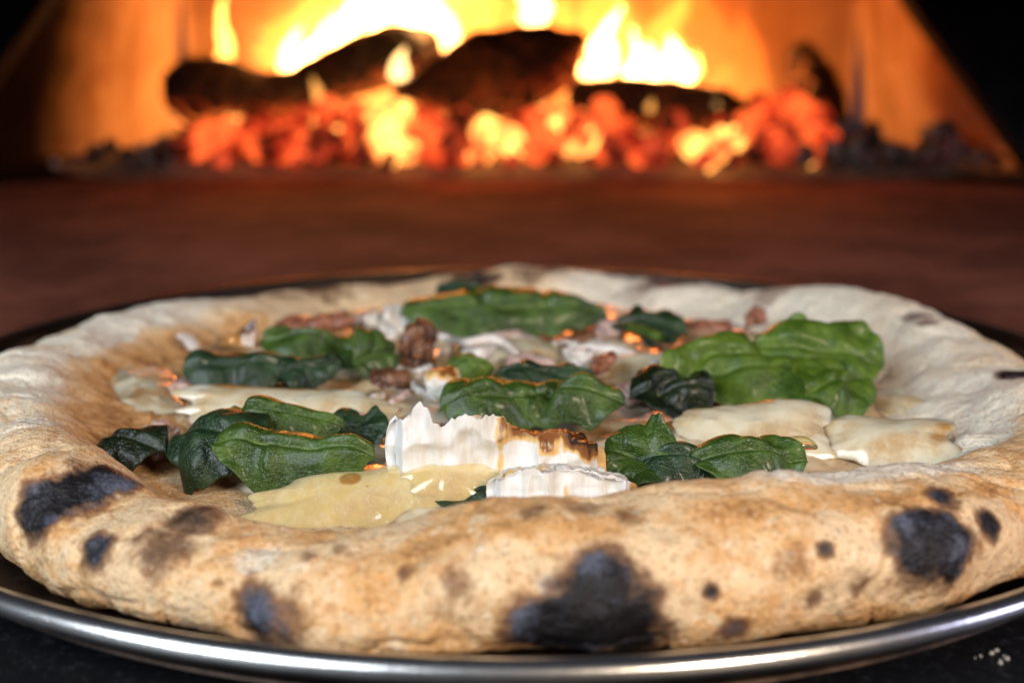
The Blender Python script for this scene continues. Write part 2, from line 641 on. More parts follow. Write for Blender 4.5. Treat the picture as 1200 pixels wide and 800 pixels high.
# ------------------------------------------------------------------ fire: lights inside the flames; three more added in front brighten hearth and logs
for i, (x, y, z, e) in enumerate([(-.20, .715, .10, .9), (-.09, .715, .13, 1.9), (.04, .72, .13, 1.9), (.13, .705, .11, 1.7), (.21, .69, .075, .8), (-.16, .54, .05, .8), (-.03, .53, .055, 1.0), (.13, .535, .055, 1.0)]):
    l = bpy.data.lights.new('fire_light', 'POINT')
    l.energy, l.color, l.shadow_soft_size = e * .13, (1.0, .22, .025), .022
    o = bpy.data.objects.new('fire_light', l)
    o.location = (x, y, z)
    col.objects.link(o)


# ------------------------------------------------------------------ logs
def tube(path, rad, n=70, m_=40, seed=0, amp=.2):
    path, rad = np.array(path, float), np.array(rad, float)
    k = np.linspace(0, 1, len(path))
    u = np.linspace(0, 1, n)
    def smooth(vals):
        r = np.interp(u, k, vals)
        for _ in range(6):
            r[1:-1] = (r[:-2] + 2 * r[1:-1] + r[2:]) / 4
        return r
    C = np.stack([smooth(path[:, i]) for i in range(3)], -1)
    R = smooth(rad)
    T = np.gradient(C, axis=0)
    T /= np.linalg.norm(T, axis=1)[:, None]
    A = np.cross(T, (0, 0, 1.0))
    A /= np.linalg.norm(A, axis=1)[:, None]
    B = np.cross(A, T)
    a = np.linspace(0, 2 * np.pi, m_, endpoint=False)
    P = C[:, None] + R[:, None, None] * (np.cos(a)[None, :, None] * A[:, None] + np.sin(a)[None, :, None] * B[:, None])
    d = fbm(P, .05, 4, seed) + .5 * fbm(P * np.array([.4, 1, 1]), .012, 3, seed + 5)
    P = C[:, None] + (P - C[:, None]) * (1 + amp * d)[..., None]
    F = grid_faces(n, m_, False, True)
    V = P.reshape(-1, 3)
    # close both ends
    V = np.vstack([V, C[0], C[-1]])
    i0 = np.arange(m_)
    i1 = (i0 + 1) % m_
    e0 = np.stack([np.full(m_, n * m_), i1, i0, i0], -1)
    e1 = np.stack([np.full(m_, n * m_ + 1), (n - 1) * m_ + i0, (n - 1) * m_ + i1, (n - 1) * m_ + i1], -1)
    return V, F, (e0[:, :3], e1[:, :3]), C, R


def tri_quad(F, T):
    return np.vstack([F, np.hstack([T, T[:, 2:3]])]) if len(T) else F


def log(pts, label, seed, glow=1.0):
    path = [aty(px, py, Y) for px, py, Y, r in pts]
    rad = [r / FPX * (Y + D) for px, py, Y, r in pts]
    V, F, caps, C, R = tube(path, rad, seed=seed)
    base = np.array([path[0][0], path[0][1], 0])
    t = thing('firewood_log', base, label, 'log')
    cz = np.interp(V[:, 0], C[:, 0], C[:, 2])
    r_ = np.interp(V[:, 0], C[:, 0], R)
    g = sstep(-.1, -1.0, (V[:, 2] - cz) / r_) * glow
    nb = len(V) - 2
    bm_obj = mesh_obj('bark', V[:nb] - base, F, M['bark'], t, {'glow': g[:nb]})
    for c, k in zip(caps, (nb, nb + 1)):
        ring = c[:, 1]
        Vr = np.vstack([V[ring], V[k][None]])
        m_ = len(ring)
        # the cut face: rings of the wood as shallow steps
        ctr = V[k]
        rows = [ctr + (V[ring] - ctr) * s for s in (1, .86, .7, .5, .28)]
        nrm = (C[0] - C[1]) if k == nb else (C[-1] - C[-2])
        nrm = nrm / np.linalg.norm(nrm)
        rows = [q + nrm * h for q, h in zip(rows, (0, .004, .003, .006, .004))]
        P = np.stack(rows)
        grid_obj('cut_end', P - base, M['bark'], t, False, True, {'glow': np.zeros(P.shape[:2])})
    return t


log([(203, 106, .60, 24), (216, 106, .60, 38), (248, 104, .61, 40), (300, 112, .625, 27), (350, 110, .64, 26), (410, 82, .66, 36), (465, 62, .68, 36), (500, 55, .70, 22)],
    'long charred log with a round cut end pointing away from the other logs', 3, .7)
log([(472, 108, .585, 8), (510, 100, .59, 30), (560, 92, .595, 50), (615, 76, .60, 50), (655, 60, .605, 36), (676, 48, .61, 14)],
    'thick black pointed log lying across the middle of the embers', 11, .35)
log([(676, 112, .64, 20), (730, 118, .635, 32), (790, 126, .63, 34), (845, 130, .63, 28), (876, 138, .63, 16)],
    'brown split log lying flat under the wide white flame', 19, .8)
log([(938, 62, .70, 16), (952, 92, .69, 26), (968, 122, .68, 24), (985, 145, .67, 12)],
    'short dark stump leaning against the oven side wall', 23, .5)


# ------------------------------------------------------------------ coals and embers
_coal_meshes = []
for s_ in range(7):
    U, V, F = lump(7, (1, .85, .72), 5.0)
    V = V * (1 + .42 * fbm(V + 9 * s_, .9, 3, 40 + s_))[:, None]
    _coal_meshes.append((V, F))


def coal(px, py, Y, r, mat, label, group, name='coal'):
    V, F = random.choice(_coal_meshes)
    s = r / FPX * (Y + D)
    p = aty(px, py, Y)
    R_ = rotm(random.random() * 6, random.random() * 6, random.random() * 6)
    Vt = (V @ R_.T) * s * np.array([1, 1, random.uniform(.8, 1.1)])
    if p[2] + Vt[:, 2].min() < .0005:
        p[2] = .0005 - Vt[:, 2].min()
    o = mesh_obj(name, Vt, F, M[mat], smooth=False)
    o.location = p
    return tag(o, label, 'coal' if name == 'coal' else 'ember', group)


G_H, G_O, G_D = 'yellow-hot embers under the logs', 'orange embers in the bed', 'dark coals among the embers'
for px, py, Y, r in [(455, 165, .575, 24), (448, 140, .60, 14), (478, 178, .57, 15), (468, 128, .62, 14), (575, 160, .58, 24), (598, 168, .575, 20), (562, 180, .57, 14),
                     (660, 140, .60, 20), (675, 158, .58, 22), (690, 168, .575, 15), (815, 170, .575, 18), (838, 173, .57, 20), (858, 168, .58, 15), (275, 152, .60, 14), (640, 128, .62, 12), (662, 100, .64, 7)]:
    coal(px, py, Y, r, 'ember_hot', 'yellow-hot ember glowing in a gap beneath the logs', G_H, 'ember')
for px, py, Y, r in [(235, 168, .59, 17), (262, 165, .58, 20), (290, 160, .60, 20), (318, 150, .62, 20), (345, 165, .58, 22), (350, 140, .63, 18), (385, 132, .63, 18), (415, 135, .63, 16),
                     (400, 165, .60, 14), (500, 150, .60, 22), (505, 175, .57, 18), (520, 185, .565, 14), (540, 180, .57, 12), (618, 150, .60, 22), (625, 175, .57, 16), (640, 165, .59, 16),
                     (705, 150, .59, 18), (735, 160, .58, 18), (745, 178, .57, 16), (785, 165, .59, 12), (880, 150, .60, 18), (900, 140, .61, 18), (905, 165, .585, 16), (930, 132, .63, 22), (950, 140, .62, 20),
                     (960, 160, .60, 17), (925, 115, .65, 14), (890, 120, .64, 12), (605, 122, .63, 18), (710, 130, .60, 16), (305, 178, .575, 12), (330, 180, .575, 12)]:
    coal(px, py, Y, r, 'ember', 'orange glowing ember in the bed of coals', G_O, 'ember')
for px, py, Y, r in [(312, 172, .565, 13), (378, 165, .56, 20), (372, 182, .56, 12), (425, 160, .58, 14), (425, 180, .565, 12), (535, 150, .575, 22), (530, 172, .56, 14), (600, 188, .56, 9), (650, 186, .56, 11),
                     (720, 175, .56, 16), (770, 178, .56, 18), (790, 150, .60, 18), (885, 178, .56, 12), (915, 180, .56, 13), (920, 155, .585, 13), (455, 188, .56, 10), (690, 188, .56, 8), (260, 185, .57, 10), (225, 150, .61, 16), (212, 175, .58, 13), (825, 187, .56, 10), (350, 190, .56, 8), (560, 190, .56, 8), (860, 188, .56, 9)]:
    coal(px, py, Y, r, 'ember_dull', 'dark red cooling coal among the glowing embers', G_D)
for px, py, Y, r in [(985, 155, .62, 18), (975, 180, .58, 14), (1005, 175, .59, 16), (1022, 160, .61, 14), (1045, 178, .585, 14), (1062, 182, .58, 10), (1020, 188, .57, 9), (1085, 180, .585, 13),
                     (1105, 168, .60, 22), (1130, 178, .585, 14), (1150, 185, .575, 10), (1168, 190, .57, 8), (945, 182, .57, 12), (1090, 160, .62, 12)]:
    coal(px, py, Y, r, 'coal', 'grey ashy coal at the oven side past the stump', 'ashy coals at the side of the fire')
for px, py, Y, r in [(112, 180, .59, 12), (130, 172, .60, 9), (150, 182, .585, 10), (175, 180, .585, 13), (192, 172, .60, 14), (65, 192, .57, 6), (95, 188, .575, 7), (200, 185, .575, 10)]:
    coal(px, py, Y, r, 'coal', 'black dead coal beyond the cut end of the long log', 'dead coals past the long log')

er = random.Random(21)
for i in range(60):
    kind = er.choice(['ember', 'ember_dull', 'ember_dull', 'ember_hot', 'ember_dull'])
    lab = {'ember': ('orange glowing ember in the bed of coals', G_O, 'ember'), 'ember_dull': ('dark red cooling coal among the glowing embers', G_D, 'coal'), 'ember_hot': ('yellow-hot ember glowing in a gap beneath the logs', G_H, 'ember')}[kind]
    coal(er.uniform(215, 965), er.uniform(140, 184), er.uniform(.57, .63), er.uniform(5, 12), kind, *lab)
n = 110
X, Y_ = np.meshgrid(np.linspace(-.26, .245, n), np.linspace(.56, .70, n), indexing='ij')
P = np.dstack([X, Y_, X * 0])
P[..., 2] = .022 * sstep(.58, .63, Y_) * sstep(.70, .64, Y_) * sstep(-.26, -.19, X) * sstep(.245, .18, X) * (1 + .55 * fbm(P, .035, 4, 13)) - .001
bed = grid_obj('ember_bed', P, M['ember_dull'])
bed['kind'] = 'stuff'
tag(bed, 'heap of crumbled glowing embers and ash beneath the logs', 'embers')

# ash drift under the fire
n = 90
X, Y_ = np.meshgrid(np.linspace(-.38, .36, n), np.linspace(.545, .77, n), indexing='ij')
P = np.dstack([X, Y_, X * 0])
hh = .014 * sstep(.545, .62, Y_) * sstep(-.38, -.2, X) * sstep(.36, .25, X) * (1 + .8 * fbm(P, .06, 4, 3)) - .001
P[..., 2] = hh
ash = grid_obj('ash', P, m_bits('wood_ash', (.06, .045, .04), (.17, .13, .11), .9, 0, 60))
ash['kind'] = 'stuff'
tag(ash, 'grey brown ash spread under the burning logs', 'ash')


# ------------------------------------------------------------------ flames
def flame(px, py0, py1, w, Y, mat, lean=0, seed=0, label='yellow flame rising behind the charred logs', group='flames behind the logs'):
    b, t = aty(px, py0, Y), aty(px + lean, py1, Y + .01)
    n, m_ = 36, 20
    u = np.linspace(0, 1, n)
    prof = np.sin(np.pi * np.clip(u, 0, 1) ** .62) ** .9 * (1 - .45 * u)
    rw = w / FPX * (Y + D) * np.maximum(prof, .015)
    c = b + u[:, None] * (t - b)
    L = np.linalg.norm(t - b)
    c[:, 0] += L * .10 * np.sin(u * 5 + seed) * u
    c[:, 1] += L * .06 * np.cos(u * 4 + seed * 2) * u
    a = np.linspace(0, 2 * np.pi, m_, endpoint=False)
    P = np.stack([c[:, 0, None] + rw[:, None] * np.cos(a), c[:, 1, None] + .8 * rw[:, None] * np.sin(a), c[:, 2, None] + 0 * a], -1)
    P += ((P - c[:, None]) * (.75 * fbm(P + seed, .024, 3, seed) + .45 * fbm(P + seed, .009, 2, seed + 3))[..., None])
    P[..., 0] += L * .16 * u[:, None] * fbm(np.stack([c[:, 2] * 1.0, c[:, 0] * .5, c[:, 1] * 0 + seed], -1), .03, 2, seed + 6)[:, None]
    F = grid_faces(n, m_, False, True)
    cap0 = np.stack([np.full(m_ - 2, 0), np.arange(2, m_), np.arange(1, m_ - 1)], -1)
    q = (n - 1) * m_
    cap1 = np.stack([np.full(m_ - 2, q), q + np.arange(1, m_ - 1), q + np.arange(2, m_)], -1)
    V = P.reshape(-1, 3)
    me = bpy.data.meshes.new('flame')
    me.from_pydata((V - b).tolist(), [], F.tolist() + cap0.tolist() + cap1.tolist())
    me.materials.append(M[mat])
    o = bpy.data.objects.new('flame', me)
    o.location = b
    col.objects.link(o)
    return tag(o, label, 'flame', group)


for a in [(345, 100, -30, 40, .72, 'flame_mid', 14, 41), (415, 92, -70, 52, .725, 'flame_mid', 8, 42), (478, 80, -90, 46, .725, 'flame_mid', 4, 43), (540, 75, -80, 36, .725, 'flame_mid', 20, 44), (625, 50, -80, 40, .725, 'flame_mid', -10, 45), (710, 105, -60, 34, .715, 'flame_mid', 8, 46), (772, 112, -10, 48, .71, 'flame_mid', 16, 47),
          (396, 80, -20, 16, .71, 'flame_hot', 18, 48), (452, 60, -50, 18, .71, 'flame_hot', -10, 49), (740, 100, 30, 12, .69, 'flame_hot', 10, 50), (352, 86, 45, 16, .70, 'flame_hot', 16, 51), (262, 92, -14, 13, .70, 'flame', 10, 1), (338, 90, 30, 20, .71, 'flame_hot', 8, 2), (377, 82, 12, 22, .71, 'flame_hot', 6, 3), (425, 62, -30, 30, .715, 'flame_hot', 0, 4),
          (478, 98, -40, 20, .67, 'flame_hot', 8, 5), (492, 45, -60, 26, .715, 'flame_hot', -6, 15), (517, 66, -5, 22, .70, 'flame_hot', 6, 6), (625, 34, -40, 22, .70, 'flame_hot', 0, 7), (466, 95, 55, 10, .60, 'flame_hot', 4, 8),
          (708, 92, 5, 17, .69, 'flame_hot', 4, 9), (690, 92, 70, 12, .69, 'flame_hot', -4, 21), (755, 98, 50, 20, .69, 'flame_hot', 2, 10), (785, 104, 42, 28, .69, 'flame_hot', 4, 11), (838, 128, 100, 9, .615, 'flame_hot', 0, 12),
          (371, 120, 88, 8, .60, 'flame', 0, 13), (762, 132, 115, 6, .59, 'flame', 0, 16), (800, 100, 60, 18, .70, 'flame', 14, 17)]:
    flame(*a)
for a in [(360, 110, -60, 60, .73, 'flame_soft', 10, 31), (460, 100, -80, 75, .735, 'flame_soft', -6, 32), (590, 90, -60, 55, .735, 'flame_soft', 10, 33), (700, 110, -70, 60, .73, 'flame_soft', 0, 34), (780, 120, -50, 75, .725, 'flame_soft', 10, 35), (865, 140, 10, 30, .70, 'flame_soft', 6, 36)]:
    flame(*a, label='broad faint orange flame against the back of the oven', group='faint flames at the back wall')

# ------------------------------------------------------------------ pan
pan = thing('pizza_pan', (0, 0, 0), 'round dark pizza pan with a shiny rolled rim under the pizza', 'pan')


def lathe(name, prof, mat, parent, n=256, dz=0):
    pr = np.array(prof, float)
    a = np.linspace(0, 2 * np.pi, n, endpoint=False)
    P = np.stack([np.cos(a)[:, None] * pr[:, 0], np.sin(a)[:, None] * pr[:, 0], np.repeat(pr[None, :, 1], n, 0)], -1)
    return grid_obj(name, P, mat, parent, True, True)


def curve(pts, k=6):
    """Catmull-Rom through points"""
    p = np.array(pts, float)
    q = np.vstack([2 * p[0] - p[1], p, 2 * p[-1] - p[-2]])
    out = []
    for i in range(1, len(q) - 2):
        for t in np.linspace(0, 1, k, endpoint=False):
            out.append(.5 * ((2 * q[i]) + (-q[i - 1] + q[i + 1]) * t + (2 * q[i - 1] - 5 * q[i] + 4 * q[i + 1] - q[i + 2]) * t * t + (-q[i - 1] + 3 * q[i] - 3 * q[i + 1] + q[i + 2]) * t ** 3))
    out.append(p[-1])
    return np.array(out)


dish = list(curve([(.0005, .0035), (.08, .0035), (.150, .0036), (.1560, .0045), (.1600, .0070), (.1628, .0102), (.1640, .0113)], 5)) + \
       list(curve([(.1640, .0098), (.1615, .0066), (.1575, .0030), (.150, .0016), (.08, .0014), (.0005, .0014)], 5))
lathe('dish', dish, M['seasoned'], pan)
a = np.linspace(0, 2 * np.pi, 28, endpoint=False)
rim = [(.1668 + .0025 * math.cos(t), .0118 + .0022 * math.sin(t)) for t in a]
lathe('rolled_rim', rim, M['steel'], pan)

# ------------------------------------------------------------------ pizza crust
R_OUT = [(-180, .144), (-160, .144), (-150, .1455), (-137, .1500), (-124, .1520), (-107, .1545), (-90, .1540), (-84, .155), (-75, .1545), (-60, .1570), (-50, .1595), (-30, .157), (-10, .149), (10, .144), (30, .149), (45, .150),
         (60, .144), (75, .146), (90, .150), (105, .145), (120, .144), (135, .145), (150, .147), (165, .147)]
CREST = [(-180, .0215), (-165, .0225), (-150, .0245), (-137, .0260), (-125, .0235), (-112, .0215), (-104, .0222), (-96, .0265), (-85, .0282), (-72, .0285), (-60, .0300), (-54, .0295), (-47, .0255), (-30, .0225), (-15, .0215), (0, .0212), (20, .0218),
         (35, .0220), (43, .0225), (48, .0190), (53, .0135), (57, .0140), (63, .0205), (69, .0145), (72, .0150), (79, .0200), (85, .0210), (91, .0205), (97, .0175), (103, .0160), (112, .0165), (120, .0145), (135, .0165), (150, .0195), (165, .0205)]
HALF = [(-180, .016), (-137, .017), (-110, .017), (-90, .020), (-60, .022), (-45, .020), (0, .015), (60, .013), (90, .014), (120, .013), (150, .015)]
WIDTH = [(-180, .050), (-150, .046), (-125, .040), (-105, .036), (-90, .042), (-60, .052), (-45, .050), (-20, .046), (0, .046), (30, .044), (60, .034), (90, .034), (120, .036), (150, .046)]
ZF, ZB = .0042, .0105
NT, NO, NI, NB = 1700, 84, 64, 26
th = np.linspace(-180, 180, NT, endpoint=False)
jit = fbm(np.stack([np.cos(np.radians(th)), np.sin(np.radians(th)), th * 0], -1), .22, 3, 77)
Ro = periodic(R_OUT, th) + .0022 * jit
Hc = periodic(CREST, th) + .0018 * fbm(np.stack([np.cos(np.radians(th)), np.sin(np.radians(th)), th * 0 + 3], -1), .15, 3, 78)
ha, Wd = periodic(HALF, th), periodic(WIDTH, th)
rows_r, rows_z, rows_s = [], [], []
bz = (Hc - ZF) / 2
for k in range(NO):
    ph = -math.pi / 2 + math.pi * k / NO
    c, s = math.cos(ph), math.sin(ph)
    e = .82 if s > 0 else .50
    rows_r.append(Ro - ha + ha * abs(c) ** e)
    rows_z.append(ZF + bz + bz * math.copysign(abs(s) ** (.9), s))
    rows_s.append(np.full(NT, k / NO))
for k in range(NI):
    t = k / (NI - 1)
    rows_r.append(Ro - ha - t * (Wd - ha))
    rows_z.append(ZB + (Hc - ZB) * ((math.cos(math.pi * t) + 1) / 2) ** 1.05)
    rows_s.append(np.full(NT, 1 + t))
for k in range(1, NB):
    t = k / (NB - 1)
    rows_r.append((Ro - Wd) * (1 - t) + .0005 * t)
    rows_z.append(np.full(NT, ZB))
    rows_s.append(np.full(NT, 2 + t))
r_, z_, s_ = np.stack(rows_r, 1), np.stack(rows_z, 1), np.stack(rows_s, 1)
tr = np.radians(th)[:, None]
P = np.stack([r_ * np.cos(tr), r_ * np.sin(tr), z_], -1)
# outward normal of the smooth form, then blisters and folds along it
dth = np.roll(P, -1, 0) - np.roll(P, 1, 0)
dss = np.gradient(P, axis=1)
Nn = np.cross(dth, dss)
Nn /= np.linalg.norm(Nn, axis=2)[..., None] + 1e-12
big = fbm(P, .030, 3, 5)
mid = fbm(P, .011, 3, 9)
ridg = 1 - np.abs(fbm(P, .018, 3, 21)) * 2
fine = fbm(P, .0032, 3, 15)
grain = fbm(P, .0012, 2, 16)
w = np.where(s_ < 2, 1, .45)
fl_w = sstep(.02, .25, s_)
disp = (.0024 * big + .0012 * mid + .00030 * fine * (1 - .55 * sstep(.8, 1.1, s_)) + .00018 * grain * (1 - .4 * sstep(.8, 1.1, s_)) - .0007 * sstep(.75, 1, ridg) * (1 - .5 * sstep(.9, 1.2, s_))) * w * (.35 + .65 * fl_w)
# a few blown-up bubbles: direction, profile place, radius, height
crustP0 = P + Nn * disp[..., None]


P = crustP0.copy()
for cx, cy, cz, rad, h in [(-0.1142, 0.0067, 0.0164, .009, .0022), (0.1065, -0.0575, 0.0136, .010, .003), (-0.0135, -0.151, 0.022, .0035, .0012), (-0.0563, -0.1268, 0.0223, .006, .0018), (0.0123, 0.1227, 0.0162, .013, .003), (0.0535, 0.1106, 0.014, .010, .002), (0.0863, 0.0926, 0.0177, .012, .002), (-0.109, -0.0537, 0.0208, .010, .002), (0.1069, -0.0212, 0.0113, .012, .002),
                       (0.0495, -0.1279, 0.0297, .013, .0015), (-0.0931, -0.1092, 0.023, .012, .003), (0.0131, -0.1535, 0.0165, .016, .0015), (0.0763, -0.1377, 0.0221, .012, .0012), (0.0597, 0.0018, 0.0107, .01, .002), (0.0922, -0.0044, 0.0107, .012, .0025)]:
    c = np.array([cx, cy, cz])
    dd = np.linalg.norm(P - c, axis=2)
    P = P + Nn * (h * sstep(rad, 0, dd))[..., None]
P[..., 2] = np.maximum(P[..., 2], .0038)

brown = -.09 + .30 * fbm(P, .022, 4, 61) + .22 * fbm(P, .007, 3, 62)
brown += .22 * sstep(.55, .0, s_)                                  # baked harder near the pan
brown += .30 * np.exp(-((s_ - 1.22) / .10) ** 2) * (np.sin(tr) < -.2) * (.5 + fbm(P, .02, 2, 88))   # brown line along the lip
inner = sstep(1.25, 1.7, s_)
angd = np.degrees(np.arctan2(P[..., 1], P[..., 0]))
left = sstep(110, 150, np.abs(angd))
brown += inner * (.38 * left - .15 * (1 - left))
far = sstep(.02, .08, P[..., 1])
brown -= .45 * far * (1 - left) * sstep(.6, 1.0, s_)
flour = -.30 + .50 * fbm(P, .02, 3, 71) + .3 * far + .25 * left * sstep(.4, 1.0, s_) * sstep(1.6, 1.0, s_)
rightin = sstep(-42, -15, angd) * sstep(100, 60, angd) * sstep(.55, .95, s_)
flour += .95 * rightin
brown -= .55 * rightin
lip = sstep(-76, -68, angd) * sstep(-46, -52, angd)
flour += 1.1 * lip * sstep(.90, .98, s_) * sstep(1.5, 1.3, s_)
brown += .38 * np.exp(-((s_ - .84) / .05) ** 2) * sstep(-110, -95, angd) * sstep(-40, -55, angd) * (.7 + .8 * fbm(P, .015, 2, 89))
lside = sstep(128, 148, np.abs(angd)) * sstep(.15, .6, s_) * sstep(1.5, 1.15, s_)
flour += 1.0 * lside * (.75 + .6 * fbm(P, .012, 3, 95))
brown -= .25 * lside
flour += .40 * sstep(-62, -48, angd) * sstep(20, -20, angd) * sstep(1.15, 1.4, s_)
char = np.zeros_like(s_)
for cx, cy, cz, rad, amt in [(-0.0867, -0.1175, 0.0209, .0075, 1.0), (-0.0828, -0.1149, 0.0234, .0075, 1.0), (-0.0787, -0.1112, 0.0248, .0062, .85), (-0.0748, -0.1312, 0.0165, .0042, .85), (-0.0578, -0.1277, 0.0221, .0048, .62), (-0.062, -0.1357, 0.0193, .005, .48), (-0.0666, -0.1326, 0.0204, .003, .4), (-0.0431, -0.1473, 0.0135, .0055, .72), (-0.0414, -0.1477, 0.0115, .007, .48),
                         (0.0056, -0.1528, 0.0125, .0072, 1.0), (0.0131, -0.1534, 0.0143, .0098, 1.05), (0.0188, -0.1528, 0.0132, .0078, 1.0), (0.0153, -0.153, 0.0194, .0075, .9), (0.0724, -0.1393, 0.0234, .0062, 1.0), (0.077, -0.1377, 0.0217, .0062, 1.0), (0.0782, -0.1284, 0.0271, .0032, .72), (0.0873, -0.13, 0.0225, .0032, .85),
                         (-0.0097, -0.1533, 0.0202, .0042, .42), (-0.0103, -0.1531, 0.0207, .0016, .6), (0.0335, -0.1512, 0.0187, .0017, .75), (0.0536, -0.1449, 0.0238, .0016, .6), (0.046, -0.1475, 0.0214, .0025, .22), (0.0487, -0.1465, 0.0226, .0025, .22), (0.0702, -0.1411, 0.0167, .0028, .42), (0.0523, -0.1462, 0.0151, .0022, .45),
                         (-0.0115, 0.1311, 0.0204, .006, .85), (-0.0179, 0.1299, 0.019, .006, .6), (-0.008, 0.1284, 0.0196, .005, .7), (0.0436, 0.1147, 0.0178, .009, .36), (0.0066, 0.1283, 0.0202, .009, .34), (0.1308, -0.019, 0.0212, .005, .9), (0.088, 0.0951, 0.0198, .007, .3), (-0.0779, 0.1039, 0.016, .006, .35), (0.1222, 0.0342, 0.0228, .003, .4),
                         (-0.0178, -0.1499, 0.0211, .002, .38), (-0.03, -0.1428, 0.0221, .002, .35), (-0.0351, -0.1431, 0.0215, .002, .4), (-0.0364, -0.1487, 0.0168, .0025, .35), (-0.0504, -0.1425, 0.016, .002, .35), (0.0597, -0.1446, 0.0167, .003, .38), (-0.0676, -0.1357, 0.0167, .003, .35), (0.0377, -0.1496, 0.011, .003, .5), (0.0204, -0.1407, 0.0276, .003, .35), (0.0035, -0.1409, 0.029, .003, .35), (0.0129, -0.1382, 0.0287, .004, .35), (-.016, .130, .019, .008, 1.0), (.0137, .1303, .021, .006, .5), (.053, .119, .019, .006, .6), (-.066, .114, .0155, .009, .4), (.123, .045, .021, .004, .5)]:
    c = np.array([cx, cy, cz])
    dd = np.linalg.norm(P - c, axis=2) / rad
    dd = dd + .55 * fbm(P, .007, 4, 91)
    char = np.maximum(char, amt * sstep(1.6, .25, dd))
for cx, cy, cz, rad in [(-0.0141, -0.1509, 0.0218, .0032), (0.0062, -0.1527, 0.0205, .003), (0.047, -0.1469, 0.0226, .002), (-0.0051, -0.149, 0.025, .0015), (-0.0336, -0.07, 0.011, .004), (0.1065, -0.0575, 0.0136, .012), (-0.0445, -0.1405, 0.0197, .006)]:
    c = np.array([cx, cy, cz])
    flour = flour + .75 * sstep(rad * 1.3, rad * .4, np.linalg.norm(P - c, axis=2))
pizza = thing('pizza', (0, 0, 0), 'baked pizza with a puffed charred crust resting in the round pan', 'pizza')
grid_obj('crust', P, M['crust'], pizza, True, False, {'char': char, 'brown': brown, 'flour': flour})

# melted layer in the middle
NT2, NR2 = 420, 150
t2 = np.linspace(0, 2 * np.pi, NT2, endpoint=False)
cs = np.stack([np.cos(t2), np.sin(t2), t2 * 0], -1)
Rl = np.interp(np.degrees(t2), [0, 30, 60, 90, 120, 150, 180, 210, 240, 270, 300, 330, 360], [.100, .096, .104, .112, .106, .095, .088, .092, .104, .112, .104, .100, .100]) + .006 * fbm(cs, .25, 3, 33)
u = np.linspace(0, 1, NR2)
P2 = np.stack([np.cos(t2)[:, None] * Rl[:, None] * u, np.sin(t2)[:, None] * Rl[:, None] * u, 0 * t2[:, None] * u], -1)
P2[..., 2] = .0138 + .0030 * fbm(P2, .017, 3, 44) + .0010 * fbm(P2, .006, 2, 45) - .0050 * sstep(.90, 1.0, u)[None]
grid_obj('melted_layer', P2[:, ::-1], M['sauce'], pizza, True, False)


